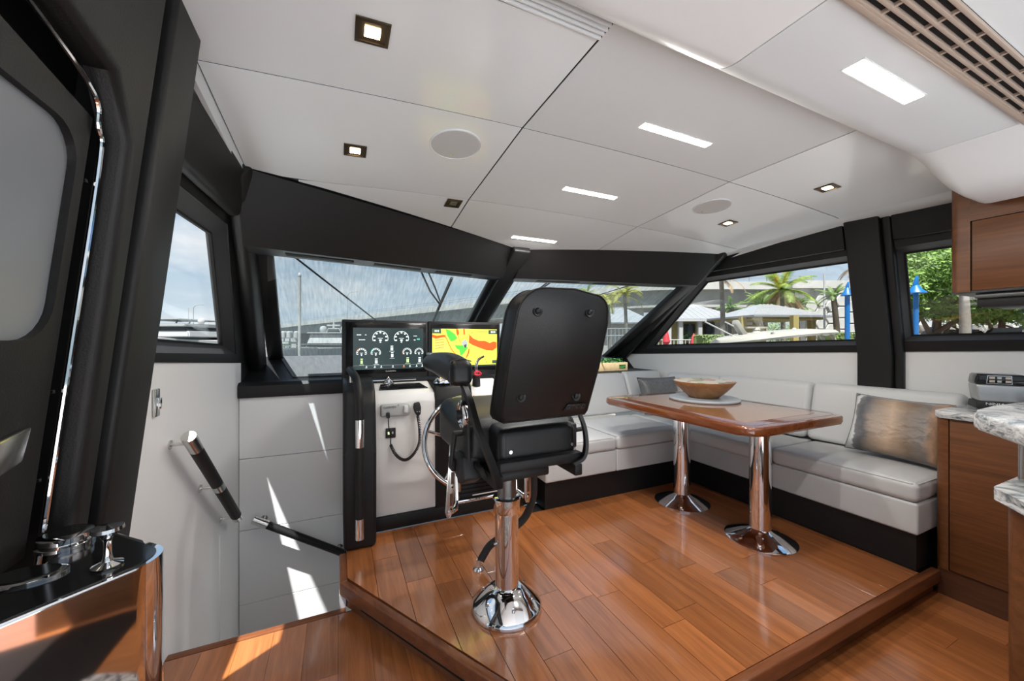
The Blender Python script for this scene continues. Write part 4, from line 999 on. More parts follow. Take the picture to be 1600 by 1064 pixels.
bm = B(); lathe(bm, (XC, YC, 0.43), [(0.0, 0), (0.057, 0.0), (0.060, 0.004), (0.060, 0.056), (0.063, 0.058), (0.063, 0.066), (0.056, 0.070), (0.0, 0.070)], 48); obj('collar', bm, 'chrome', ch, ang=40)
bm = B(); cyl(bm, (XC, YC, 0.50), (XC, YC, 0.63), 0.043, n=40); obj('upper_column', bm, 'anodized', ch)
bm = B(); box(bm, XC - 0.10, XC + 0.13, YC - 0.16, YC + 0.14, 0.625, 0.665, 0.01); obj('swivel_plate', bm, 'black_plastic', ch)
bm = B(); cyl(bm, (XC - 0.052, YC - 0.008, 0.30), (XC - 0.066, YC - 0.008, 0.30), 0.006, n=8); obj('set_screw', bm, 'steel', ch)
# frame: rear bar, side rails, side brackets
bm = B(); box(bm, 0.515, 0.865, 1.225, 1.27, 0.728, 0.765, 0.006); obj('rear_bar', bm, 'black_satin', ch)
for x in (0.50, 0.84):
    bm = B(); box(bm, x, x + 0.035, 1.24, 1.80, 0.668, 0.715, 0.006); obj('side_rail', bm, 'black_satin', ch)
def strap(pts, w, th, wid=(1, 0, 0)):
    pts = catmull(pts, 7); bm = B(); rows = []
    wid = Vector(wid).normalized()
    for i, p in enumerate(pts):
        d = (pts[min(i + 1, len(pts) - 1)] - pts[max(i - 1, 0)]).normalized(); n_ = d.cross(wid).normalized(); ww = w[0] + (w[1] - w[0]) * i / (len(pts) - 1)
        rows.append([p + wid * ww / 2 + n_ * th / 2, p + wid * ww / 2 - n_ * th / 2, p - wid * ww / 2 - n_ * th / 2, p - wid * ww / 2 + n_ * th / 2])
    vs = [[bm.verts.new(q) for q in r_] for r_ in rows]
    for a, b in zip(vs, vs[1:]):
        for j in range(4): bm.faces.new((a[j], a[(j + 1) % 4], b[(j + 1) % 4], b[j]))
    bm.faces.new(vs[0][::-1]); bm.faces.new(vs[-1])
    bmesh.ops.bevel(bm, geom=[e for e in bm.edges if e.is_manifold and e.calc_face_angle(0) > 0.8], offset=0.003, segments=2, affect='EDGES'); return bm
obj('back_bracket', strap([(0.402, 1.30, 1.045), (0.415, 1.26, 0.99), (0.435, 1.24, 0.90), (0.470, 1.22, 0.80), (0.495, 1.215, 0.73), (0.505, 1.215, 0.685)], (0.024, 0.036), 0.012, (0.85, 0.5, 0)), 'chair_leather', ch)
obj('back_bracket', strap([(0.845, 1.23, 0.93), (0.868, 1.22, 0.86), (0.872, 1.215, 0.79), (0.860, 1.22, 0.745), (0.82, 1.225, 0.728)], (0.030, 0.034), 0.012, (0.3, 1, 0)), 'chair_leather', ch)
# seat: thick bolster with a rear block
bm = B(); rbox(bm, 0.435, 0.94, 1.36, 1.82, 0.715, 0.885, 0.05, (10, 10, 3), 0.015, fn=lambda w: (w.x, w.y, w.z + (0.045 * max(0, (w.y - 1.55) / 0.27) ** 2 if w.z > 0.8 else 0))); seat = obj('seat', bm, 'chair_leather', ch, ang=60)
bm = B(); rbox(bm, 0.525, 0.862, 1.262, 1.42, 0.742, 0.872, 0.028, (6, 4, 3), 0.006); sb = obj('seat_back_block', bm, 'chair_leather', ch, ang=60)
for x in (0.572, 0.838):
    bm = B(); cyl(bm, (x, 1.2635, 0.79), (x, 1.259, 0.79), 0.007, n=12); obj('snap_stud', bm, 'steel', sb)
for x in (0.553, 0.556, 0.852):
    bm = B(); box(bm, x, x + 0.0015, 1.2608, 1.263, 0.765, 0.850); obj('stitch_line', bm, 'dark_grey', sb)
# backrest leaning aft
lean = math.atan2(0.165, 0.45)
def bk(w):      # slab authored upright at its bottom rear edge, then leaned
    dz_ = w.z - 0.912; return Vector((w.x, w.y - dz_ * math.tan(lean), w.z))
outl = []
x0, x1, z0, z1 = 0.505, 0.868, 0.912, 1.368
def bxy(z):     # half widths narrower to the top
    return 1 - 0.04 * (z - z0) / (z1 - z0)
pts = [(x0 + 0.01, z0), (x1 - 0.012, z0 + 0.004)] + [(x1 - 0.004, z0 + 0.02), (x1 + 0.004, 1.10), (x1 - 0.002, 1.26)] + arc(x1 - 0.09, z1 - 0.092, 0.082, 8, 90, 7) + [(0.70, z1 + 0.003)] + arc(x0 + 0.085, z1 - 0.085, 0.085, 90, 172, 7) + [(x0 - 0.004, 1.18), (x0 - 0.002, z0 + 0.02)]
bm = B()
lay = [(0.128, 0.90, 0.0), (0.118, 0.975, 0.0), (0.098, 1.0, 0.0), (0.012, 1.0, 0.0), (0.004, 0.985, 0), (0.0, 0.955, 0.0)]
cx_, cz0 = 0.687, 1.14
rows = []
for dy, sc_, _ in lay:
    rows.append([bm.verts.new(bk(Vector((cx_ + (px - cx_) * sc_, 1.20 + dy, cz0 + (pz - cz0) * sc_)))) for px, pz in pts])
n_ = len(pts)
for a, b in zip(rows, rows[1:]):
    for j in range(n_): bm.faces.new((a[j], a[(j + 1) % n_], b[(j + 1) % n_], b[j]))
bm.faces.new(rows[0][::-1]); bm.faces.new(rows[-1])
back = obj('backrest', bm, 'chair_leather', ch, ang=35)
for bx_, bz_ in ((0.575, 1.295), (0.775, 1.297), (0.567, 1.005), (0.795, 0.995)):
    p = bk(Vector((bx_, 1.197, bz_))); bm = B(); sphere(bm, p, 0.0095, (1, 0.55, 1), 14, 8); obj('button', bm, 'black_satin', back)
    bm = B(); c_ = p + Vector((0, 0.001, 0)); lathe(bm, c_, [(0.019, 0.002), (0.017, -0.0015), (0.010, 0.0005), (0.0, 0.002)], 20, 'Y'); obj('button_tuft', bm, 'chair_leather', back)
# piping along the backrest edge
bm = B(); tube(bm, [bk(Vector((cx_ + (px - cx_) * 0.992, 1.203, cz0 + (pz - cz0) * 0.992))) for px, pz in pts], 0.0028, 6, closed=True); obj('piping', bm, 'chair_leather', back)
bm = B(); tube(bm, [bk(Vector((cx_ + (px - cx_) * 1.002, 1.295, cz0 + (pz - cz0) * 1.002))) for px, pz in pts], 0.0025, 6, closed=True); obj('piping', bm, 'chair_leather', back)
# maker's badge, a slanted plate
bq = [(0.750, 0.938), (0.838, 0.940), (0.852, 0.965), (0.764, 0.965)]
bm = B(); extr(bm, [bk(Vector((a, 1.1985, b))) for a, b in bq], (0, -0.003, 0), bev=0.001); bd = obj('badge', bm, 'black_satin', back)
mat('badge_brown', (0.05, 0.035, 0.032), 0.4)
nn = Vector((0, -1, -math.tan(lean))).normalized()
text('badge_lettering', 'STIDD', 0.024, frame_mtx(bk(Vector((0.801, 1.1945, 0.952))), (1, 0, 0), (0, -math.sin(lean), math.cos(lean))), 'badge_brown', back, ext=0.001, shear=0.3, wide=1.15)
# port armrest with its hinge and support
bm = B(); rbox(bm, 0.352, 0.438, 1.28, 1.74, 1.035, 1.128, 0.028, (4, 10, 4), 0.006, fn=lambda w: (w.x - 0.02 * (w.y - 1.28), w.y, w.z + 0.018 * math.sin((w.y - 1.28) / 0.46 * math.pi) - (0.03 * (w.y - 1.5) / 0.24 if w.y > 1.5 and w.z < 1.08 else 0) * -1)); arm = obj('armrest', bm, 'chair_leather', ch, ang=60)
bm = B(); tube(bm, [(0.352 + 0.006, 1.302, 1.04), (0.352, 1.300, 1.08), (0.358, 1.302, 1.125), (0.395, 1.302, 1.137), (0.434, 1.302, 1.125)], 0.0022, 6); obj('seam', bm, 'dark_grey', arm)
bm = B(); box(bm, 0.355, 0.40, 1.63, 1.70, 1.132, 1.146, 0.004); obj('trackpad', bm, 'steel', arm)
bm = B(); extr(bm, [(0.425, 1.32, 1.045), (0.425, 1.40, 1.045), (0.425, 1.385, 0.90), (0.425, 1.36, 0.76), (0.425, 1.31, 0.76), (0.425, 1.325, 0.90)], (0.012, 0, 0), bev=0.003); obj('arm_support', bm, 'black_satin', ch)
bm = B(); lathe(bm, (0.425, 1.355, 0.925), [(0.0, 0.0), (0.050, 0.0), (0.052, -0.006), (0.050, -0.014), (0.038, -0.018), (0.034, -0.012), (0.0, -0.012)], 40, 'X'); hg = obj('hinge', bm, 'chrome', ch, ang=40)
bm = B(); lathe(bm, (0.412, 1.355, 0.925), [(0.0, 0.0), (0.018, 0.0), (0.018, -0.016), (0.015, -0.02), (0.0, -0.02)], 24, 'X'); obj('hinge_knob', bm, 'black_plastic', hg)
# slide lever and gear housing under the port side
bm = B(); tube(bm, [(0.43, 1.40, 0.845), (0.395, 1.40, 0.845)], 0.011, 12); tube(bm, [(0.40, 1.40, 0.845), (0.396, 1.41, 0.79), (0.392, 1.42, 0.72)], [0.010, 0.009, 0.008], 12); obj('slide_lever', bm, 'black_plastic', ch)
bm = B(); extr(bm, [(0.415, 1.36, 0.755), (0.415, 1.44, 0.77), (0.415, 1.49, 0.73), (0.415, 1.47, 0.68), (0.415, 1.40, 0.645), (0.415, 1.34, 0.68)], (0.075, 0, 0), bev=0.012, seg=3); gh = obj('gear_housing', bm, 'black_plastic', ch)
bm = B(); box(bm, 0.400, 0.418, 1.44, 1.495, 0.685, 0.735, 0.006); obj('switch', bm, 'black_satin', gh)
bm = B(); extr(bm, [(0.46, 1.26, 0.71), (0.46, 1.30, 0.735), (0.46, 1.72, 0.80), (0.46, 1.72, 0.765)], (0.02, 0, 0), bev=0.003); obj('side_rail', bm, 'black_satin', ch)
bm = B(); box(bm, 0.845, 0.89, 1.30, 1.40, 0.76, 0.86, 0.008); obj('starboard_hinge', bm, 'black_plastic', ch)
bm = B(); tube(bm, [(0.88, 1.38, 0.80), (0.95, 1.40, 0.805)], 0.007, 10); tube(bm, [(0.95, 1.40, 0.805), (1.01, 1.42, 0.802)], 0.010, 10); obj('recline_lever', bm, 'black_plastic', ch)
# hanging footrest: chrome slotted plates, rails, dark board
fr = B()
def slotplate(x, sg):
    bm = B(); pts = [(x - 0.004, 0.735), (x + 0.032, 0.735), (x + 0.022 - 0.012 * sg, 0.41), (x + 0.012 - 0.012 * sg, 0.382), (x - 0.006 - 0.012 * sg, 0.382), (x - 0.014 - 0.012 * sg, 0.41)]
    extr(bm, [(a, 1.70, z) for a, z in pts], (0, 0.007, 0), bev=0.002); p_ = obj('footrest_plate', bm, 'steel', ch)
    for k in range(3):
        zc = 0.665 - 0.10 * k; xc = x + 0.0135 - 0.004 * k * sg - 0.002 * k
        bm = B(); extr(bm, [(xc - 0.007, 1.6992, zc - 0.028), (xc + 0.007, 1.6992, zc - 0.028), (xc + 0.008, 1.6992, zc + 0.028), (xc - 0.006, 1.6992, zc + 0.028)], (0, 0.009, 0)); obj('slot', bm, 'teak_cab_dark', p_)
        bm = B(); cyl(bm, (xc, 1.697, zc - 0.043), (xc, 1.703, zc - 0.043), 0.004, n=10); obj('bolt_head', bm, 'dark_recess', p_)
    bm = B(); cyl(bm, (x + 0.004 - 0.012 * sg, 1.694, 0.405), (x + 0.004 - 0.012 * sg, 1.712, 0.405), 0.009, n=12); obj('pivot_bolt', bm, 'chrome', p_)
slotplate(0.468, 1); slotplate(0.850, -1)
for x in (0.520, 0.838):
    bm = B(); tube(bm, [(x, 1.80, 0.70), (x, 1.79, 0.55), (x, 1.775, 0.42)], 0.011, 12); obj('footrest_strut', bm, 'chrome', ch)
bm = B(); tube(bm, [(0.475, 1.715, 0.405), (0.50, 1.735, 0.405), (0.52, 1.775, 0.42), (0.838, 1.775, 0.42), (0.86, 1.73, 0.405)], 0.013, 14); obj('footrest_rail', bm, 'chrome', ch)
bm = B(); box(bm, 0.53, 0.83, 1.782, 1.80, 0.435, 0.62, 0.004); fb = obj('footrest_board', bm, 'black_plastic', ch)
for k in range(9):
    bm = B(); box(bm, 0.532, 0.828, 1.778, 1.783, 0.445 + 0.019 * k, 0.453 + 0.019 * k, 0.002, 1); obj('tread_rib', bm, 'black_satin', fb)
bm = B(); tube(bm, [(0.53, 1.77, 0.47), (0.53, 1.74, 0.69)], 0.008, 10); obj('footrest_stay', bm, 'chrome', ch)
# cable hose to the floor
bm = B(); tube(bm, catmull([(0.865, 1.66, 0.66), (0.895, 1.70, 0.60), (0.915, 1.73, 0.50), (0.92, 1.75, 0.38), (0.89, 1.79, 0.26), (0.80, 1.84, 0.17), (0.73, 1.87, 0.115), (0.695, 1.875, 0.07), (0.675, 1.87, 0.045)], 8), 0.020, 12); obj('cable_hose', bm, 'black_plastic', ch)
bm = B(); lathe(bm, (0.665, 1.875, 0.001), [(0.03, 0), (0.028, 0.006), (0.015, 0.016), (0.012, 0.05), (0, 0.05)], 24); obj('hose_fitting', bm, 'chrome', ch)
bm = B(); box(bm, 0.80, 0.93, 1.58, 1.70, 0.645, 0.672, 0.01); obj('cable_box', bm, 'black_plastic', ch)

# ------------------------------------------------------------------ dinette settee
se = thing('settee', 'white upholstered L-shaped dinette settee base with black toe kick', 'settee', (2.9, 2.3, 0))
bm = B(); box(bm, 2.727, 3.20, 0.91, 2.40, 0.001, 0.192); obj('toe_kick', bm, 'black_satin', se)
bm = B(); box(bm, 1.325, 2.80, 2.335, 2.95, 0.001, 0.192); obj('toe_kick', bm, 'black_satin', se)
bm = B(); rbox(bm, 2.700, 3.22, 0.895, 1.62, 0.193, 0.357, 0.014, (4, 4, 3)); obj('base_panel', bm, 'white_leather', se, ang=60)
bm = B(); rbox(bm, 2.700, 3.20, 1.621, 2.95, 0.193, 0.357, 0.010, (4, 4, 3)); obj('base_panel', bm, 'white_leather', se, ang=60)
bm = B(); rbox(bm, 1.318, 1.945, 2.308, 2.95, 0.193, 0.357, 0.014, (4, 4, 3)); obj('base_panel', bm, 'white_leather', se, ang=60)
bm = B(); rbox(bm, 1.946, 2.70, 2.308, 2.95, 0.193, 0.357, 0.010, (4, 4, 3)); obj('base_panel', bm, 'white_leather', se, ang=60)
def cushion(name, x0, x1, y0, y1, z0, z1, label, grp, r=0.03, puff=0.014, fn=None):
    bm = B(); rbox(bm, x0, x1, y0, y1, z0, z1, r, (10, 10, 3), puff, fn)
    return tag(obj(name, bm, 'white_leather', None, 60, origin=((x0 + x1) / 2, (y0 + y1) / 2, z0)), label, 'cushion', grp)
SG = 'white seat cushions of the dinette'; BG = 'white back cushions of the dinette'
def piped(o, pts, r=0.0025):
    bm = B(); tube(bm, pts, r, 6); obj('piping', bm, 'white_leather', o)
s1 = cushion('seat_cushion', 2.695, 3.235, 0.893, 1.619, 0.3575, 0.462, 'white leather seat cushion under the silver brown pillow beside the galley cabinet', SG)
s2 = cushion('seat_cushion', 2.646, 3.225, 1.621, 2.955, 0.3575, 0.462, 'long white leather seat cushion behind the table along the starboard wall', SG)
s3 = cushion('seat_cushion', 1.945, 2.643, 2.297, 2.955, 0.3575, 0.462, 'white leather seat cushion at the forward corner left of the table leg', SG)
s4 = cushion('seat_cushion', 1.322, 1.942, 2.297, 2.955, 0.3575, 0.462, 'white leather seat cushion next to the helm, partly behind the chair', SG)
for o, (x0, x1, y0, y1) in ((s1, (2.695, 3.235, 0.893, 1.619)), (s2, (2.646, 3.225, 1.621, 2.955)), (s3, (1.945, 2.643, 2.297, 2.955)), (s4, (1.322, 1.942, 2.297, 2.955))):
    q = 0.008; piped(o, [(x0 + q, y1 - 0.05, 0.4555), (x0 + q, y0 + q + 0.02, 0.4555), (x0 + q + 0.02, y0 + q, 0.4555), (x1 - 0.05, y0 + q, 0.4555)])
# back cushions: starboard ones lean out with height
def sb_fn(w): return (w.x + 0.10 * (w.z - 0.46) / 0.42 - 0.09 * (w.y - 1.6), w.y, w.z)
def fb_fn(w): return (w.x, w.y + 0.16 * (w.z - 0.46) / 0.42, w.z)
cushion('back_cushion', 3.12, 3.232, 0.897, 1.635, 0.478, 0.885, 'white back cushion behind the silver brown pillow', BG, 0.04, 0.0, sb_fn)
cushion('back_cushion', 3.12, 3.232, 1.64, 2.36, 0.478, 0.880, 'white back cushion on the starboard side behind the table middle', BG, 0.04, 0.0, sb_fn)
cushion('back_cushion', 3.135, 3.245, 2.365, 2.925, 0.478, 0.866, 'low white back cushion on the starboard side behind the wooden bowl', BG, 0.04, 0.0, sb_fn)
cushion('back_cushion', 2.70, 3.20, 2.93, 3.02, 0.478, 0.872, 'white corner back cushion behind the grey pillow', BG, 0.035, 0.0, fb_fn)
cushion('back_cushion', 1.33, 2.695, 2.93, 3.02, 0.478, 0.862, 'long white back cushion under the window ledge behind the helm chair', BG, 0.035, 0.0, fb_fn)

# pillows
def pillow_mat(name):
    m = bpy.data.materials.new(name); m.use_nodes = True; n = m.node_tree.nodes; l = m.node_tree.links; p = n['Principled BSDF']; p.inputs['Roughness'].default_value = 0.38; p.inputs['Sheen Weight'].default_value = 0.3
    t = n.new('ShaderNodeTexCoord'); sx = n.new('ShaderNodeSeparateXYZ'); l.new(t.outputs['Generated'], sx.inputs[0])
    z = n.new('ShaderNodeTexNoise'); z.inputs['Scale'].default_value = 4.0; z.inputs['Detail'].default_value = 6; l.new(t.outputs['Generated'], z.inputs['Vector'])
    ad = n.new('ShaderNodeMath'); ad.operation = 'MULTIPLY_ADD'; ad.inputs[1].default_value = 0.22; l.new(z.outputs['Fac'], ad.inputs[0]); l.new(sx.outputs['Y'], ad.inputs[2])
    r = n.new('ShaderNodeValToRGB'); el = r.color_ramp.elements
    el[0].position = 0.10; el[0].color = (0.22, 0.13, 0.07, 1); el[1].position = 1.1; el[1].color = (0.5, 0.5, 0.5, 1)
    for ps, cl in ((0.20, (0.442, 0.272, 0.170)), (0.30, (0.170, 0.145, 0.128)), (0.45, (0.187, 0.128, 0.085)), (0.62, (0.459, 0.323, 0.221)), (0.80, (0.289, 0.221, 0.170)), (0.90, (0.093, 0.093, 0.102)), (0.985, (0.170, 0.170, 0.170)), (1.0, (0.714, 0.714, 0.697))):
        a = el.new(ps); a.color = (*cl, 1)
    l.new(ad.outputs[0], r.inputs['Fac']); l.new(r.outputs[0], p.inputs['Base Color'])
    z2 = n.new('ShaderNodeTexNoise'); z2.inputs['Scale'].default_value = 9; l.new(t.outputs['Generated'], z2.inputs['Vector'])
    b = n.new('ShaderNodeBump'); b.inputs['Strength'].default_value = 0.35; b.inputs['Distance'].default_value = 0.02; l.new(z2.outputs['Fac'], b.inputs['Height']); l.new(b.outputs[0], p.inputs['Normal'])
    MATS[name] = m
pillow_mat('pillow_brown')
def pillow(name, label, c, w, h, t, xd, yd, m, grp):
    X_, Y_ = Vector(xd).normalized(), Vector(yd).normalized(); Z_ = X_.cross(Y_); c = Vector(c); n_ = 18; bm = B(); edge = []
    def P(u, v, s):
        k = 1 - 0.06 * (1 - abs(v) ** 2) * (abs(u) ** 3); k2 = 1 - 0.06 * (1 - abs(u) ** 2) * (abs(v) ** 3)
        th_ = t * ((1 - u ** 4) * (1 - v ** 4)) ** 0.55 + 0.006 * math.sin(9 * u + 4 * v) * (1 - u * u) * (1 - v * v)
        return c + X_ * (u * w / 2 * k) + Y_ * (v * h / 2 * k2) + Z_ * (s * max(th_, 0.0) / 2)
    for s in (1, -1):
        g_ = [[bm.verts.new(P(-1 + 2 * i / n_, -1 + 2 * j / n_, s)) for i in range(n_ + 1)] for j in range(n_ + 1)]
        for j in range(n_):
            for i in range(n_): bm.faces.new((g_[j][i], g_[j][i + 1], g_[j + 1][i + 1], g_[j + 1][i]))
    bmesh.ops.remove_doubles(bm, verts=bm.verts, dist=1e-5)
    o = tag(obj(name, bm, m, None, 80, origin=c - Y_ * h / 2), label, 'pillow', grp)
    lp = [P(-1 + 2 * i / 14, -1, 1) for i in range(14)] + [P(1, -1 + 2 * i / 14, 1) for i in range(14)] + [P(1 - 2 * i / 14, 1, 1) for i in range(14)] + [P(-1, 1 - 2 * i / 14, 1) for i in range(14)]
    bm = B(); tube(bm, lp, 0.0035, 6, closed=True); obj('piping', bm, 'pillow_grey', o)
pillow('throw_pillow', 'silver and brown striped satin pillow leaning on the starboard back cushion', (3.085, 1.118, 0.668), 0.44, 0.37, 0.15, (0.05, -1, -0.03), (0.40, -0.02, 1), 'pillow_brown', 'throw pillows on the dinette')
pillow('throw_pillow', 'small dark grey satin pillow in the forward corner of the dinette', (2.89, 2.79, 0.66), 0.42, 0.36, 0.12, (0.97, -0.22, 0), (-0.02, 0.30, 1), 'pillow_grey', 'throw pillows on the dinette')

# ------------------------------------------------------------------ table
TX0, TX1, TY0, TY1, TZ = 1.885, 2.775, 1.215, 2.42, 0.755
def rr2(x0, x1, y0, y1, r, n=7):
    p = []
    for cx, cy, a in ((x1 - r, y0 + r, -90), (x1 - r, y1 - r, 0), (x0 + r, y1 - r, 90), (x0 + r, y0 + r, 180)): p += arc(cx, cy, r, a, a + 90, n)
    return p
tb = thing('dining_table', 'varnished teak dining table with rounded corners on two chrome pedestals', 'table', (2.32, 1.75, 0))
bm = B(); prof_z(bm, rr2(TX0, TX1, TY0, TY1, 0.085), TZ - 0.048, TZ)
bmesh.ops.bevel(bm, geom=[e for e in bm.edges if abs(e.verts[0].co.z - e.verts[1].co.z) < 1e-5], offset=0.014, segments=4, affect='EDGES', profile=0.5)
tt = obj('table_top', bm, 'table_rim', tb, ang=45)
bm = B(); prof_z(bm, rr2(TX0 + 0.115, TX1 - 0.115, TY0 + 0.115, TY1 - 0.115, 0.02), TZ - 0.001, TZ + 0.0006); obj('inlay', bm, 'table_inlay', tt)
bm = B(); ring(bm, [(a, b, TZ + 0.0003) for a, b in rr2(TX0 + 0.040, TX1 - 0.040, TY0 + 0.040, TY1 - 0.040, 0.05)], [(a, b, TZ + 0.0003) for a, b in rr2(TX0 + 0.047, TX1 - 0.047, TY0 + 0.047, TY1 - 0.047, 0.045)], 0.001, (0, 0, -1)); obj('stringing', bm, 'black_gloss', tt)
for yy in (1.455, 2.03):
    bm = B(); cyl(bm, (2.32, yy, 0.05), (2.32, yy, TZ - 0.047), 0.058, n=48); lg = obj('pedestal', bm, 'chrome', tb)
    bm = B(); lathe(bm, (2.32, yy, 0.0015), [(0.0, 0.0), (0.19, 0.0), (0.19, 0.006), (0.182, 0.012), (0.10, 0.045), (0.066, 0.060), (0.058, 0.068), (0.0, 0.068)], 64); obj('pedestal_base', bm, 'chrome', tb, ang=30)
    bm = B(); lathe(bm, (2.32, yy, TZ - 0.049), [(0.10, 0.0), (0.10, -0.008), (0.062, -0.012), (0, -0.012)], 40); obj('top_flange', bm, 'chrome', tb)
# board and bowl
BX, BY = 2.49, 1.98
bm = B(); lathe(bm, (BX, BY, TZ + 0.0012), [(0.0, 0.0), (0.236, 0.0), (0.242, 0.006), (0.242, 0.014), (0.236, 0.019), (0.0, 0.019)], 64); tag(obj('serving_board', bm, 'plate_glaze', None, 35, origin=(BX, BY, TZ + 0.0012)), 'round blue grey serving board under the wooden bowl', 'board')
def lining_mat():
    m = bpy.data.materials.new('bowl_lining'); m.use_nodes = True; n = m.node_tree.nodes; l = m.node_tree.links; p = n['Principled BSDF']; p.inputs['Roughness'].default_value = 0.3
    t = n.new('ShaderNodeTexCoord'); v = n.new('ShaderNodeTexVoronoi'); v.inputs['Scale'].default_value = 16; l.new(t.outputs['Object'], v.inputs['Vector'])
    s = n.new('ShaderNodeSeparateColor'); l.new(v.outputs['Color'], s.inputs[0]); r = n.new('ShaderNodeValToRGB'); r.color_ramp.interpolation = 'CONSTANT'; el = r.color_ramp.elements
    el[0].position = 0; el[0].color = (0.62, 0.56, 0.46, 1); el[1].position = 0.45; el[1].color = (0.30, 0.26, 0.04, 1)
    for ps, cl in ((0.55, (0.66, 0.60, 0.50)), (0.68, (0.45, 0.12, 0.04)), (0.80, (0.05, 0.05, 0.05)), (0.86, (0.60, 0.58, 0.52))): el.new(ps).color = (*cl, 1)
    l.new(s.outputs[0], r.inputs['Fac']); l.new(r.outputs[0], p.inputs['Base Color']); MATS['bowl_lining'] = m
lining_mat()
bz = TZ + 0.0212
bw = thing('bowl', 'wide wooden bowl with a patterned inside on the dining table', 'bowl', (BX, BY, bz))
bm = B(); lathe(bm, (BX, BY, bz), [(0.0, 0.0), (0.098, 0.0), (0.105, 0.004), (0.150, 0.045), (0.190, 0.088), (0.212, 0.118), (0.212, 0.121), (0.206, 0.121), (0.0, 0.02)], 64); obj('shell', bm, 'bowl_wood', bw, ang=40)
bm = B(); pr = [(0.2055, 0.1215), (0.185, 0.094), (0.145, 0.052), (0.10, 0.020), (0.0, 0.012)]; lathe(bm, (BX, BY, bz), [(0.2075, 0.1205)] + pr, 64); obj('lining', bm, 'bowl_lining', bw, ang=40)

# ------------------------------------------------------------------ herb planter on the ledge
PX0, PX1, PY0, PY1, PZ = 2.44, 2.86, 3.22, 3.34, 0.874
pb = thing('planter_box', 'pale wooden planter box of small green plants on the window ledge', 'planter', ((PX0 + PX1) / 2, 3.28, PZ))
for nm, a in (('front_board', (PX0, PX1, PY0, PY0 + 0.012)), ('back_board', (PX0, PX1, PY1 - 0.012, PY1)), ('end_board', (PX0, PX0 + 0.012, PY0 + 0.012, PY1 - 0.012)), ('end_board', (PX1 - 0.012, PX1, PY0 + 0.012, PY1 - 0.012))):
    bm = B(); box(bm, *a, PZ, PZ + 0.088, 0.002); obj(nm, bm, 'box_wood', pb)
bm = B(); box(bm, PX0 + 0.012, PX1 - 0.012, PY0 + 0.012, PY1 - 0.012, PZ, PZ + 0.06); obj('soil', bm, 'dark_recess', pb)
bm = B(); box(bm, PX1 - 0.115, PX1 - 0.03, PY0 - 0.003, PY0 + 0.001, PZ + 0.025, PZ + 0.065); obj('label_plate', bm, 'dark_recess', pb)
lf = B()
for k in range(420):
    x = random.uniform(PX0 + 0.02, PX1 - 0.02); y = random.uniform(PY0 + 0.015, PY1 - 0.015); h = random.uniform(0.06, 0.125); a = random.uniform(0, 6.28); s = random.uniform(0.012, 0.022)
    d = Vector((math.cos(a), math.sin(a), random.uniform(0.1, 0.9))) * s; w_ = Vector((-math.sin(a), math.cos(a), 0)) * s * 0.45; p = Vector((x, y, PZ + h))
    vs = [lf.verts.new(q) for q in (p, p + d * 0.5 + w_, p + d, p + d * 0.5 - w_)]; lf.faces.new(vs)
o = obj('foliage', lf, 'green_leaf', pb, ang=None); o['kind'] = 'stuff'
lf = B()
for k in range(30):
    x = random.uniform(PX1 - 0.11, PX1 - 0.035); z = random.uniform(PZ + 0.03, PZ + 0.06); a = random.uniform(0, 6.28); s = 0.009
    vs = [lf.verts.new((x + s * math.cos(a + q), PY0 - 0.0036 - 0.0001 * k / 30, z + s * 0.7 * math.sin(a + q))) for q in (0, 1.2, 3.14, 4.3)]; lf.faces.new(vs)
obj('leaf_print', lf, 'green_leaf', pb, ang=None)

# ------------------------------------------------------------------ galley: base cabinet, wall cabinet, island
FX = 2.852
gb = thing('base_cabinet', 'teak galley base cabinet with rounded corner post beside the settee', 'cabinet', (3.1, 0.2, LOW))
bm = B(); cpn = [(3.34, 0.884)] + [(FX + 0.04 + 0.04 * math.cos(R(a)), 0.844 + 0.04 * math.sin(R(a))) for a in range(90, 181, 10)] + [(FX, 0.833), (3.34, 0.833)]
prof_z(bm, cpn, 0.015, 0.798); obj('corner_post', bm, 'teak_cab', gb, ang=40)
y1 = 0.830
for k in range(2):
    y0_ = y1 - 0.62; bm = B(); box(bm, FX, FX + 0.022, y0_ + 0.003, y1 - 0.001, 0.02, 0.797, 0.002); obj('door', bm, 'teak_cab', gb); y1 = y0_
bm = B(); box(bm, FX + 0.02, 3.36, -0.45, 0.834, 0.0, 0.797); obj('carcass', bm, 'teak_cab_dark', gb)
bm = B(); box(bm, FX + 0.012, 3.30, -0.45, 0.875, LOW + 0.001, 0.014); obj('plinth', bm, 'teak_cab_dark', gb)
bm = B(); cm = [(3.43, 0.89), (2.89, 0.89)] + [(2.886 + 0.05 * math.cos(R(a)), 0.840 + 0.05 * math.sin(R(a))) for a in range(100, 181, 10)] + [(2.836, -0.45), (3.43, -0.45)]
prof_z(bm, cm, 0.799, 0.832, bev=0.006); tag(obj('worktop', bm, 'marble', None, 35, origin=(3.1, 0.2, 0.799)), 'grey veined marble worktop on the teak base cabinet', 'worktop')

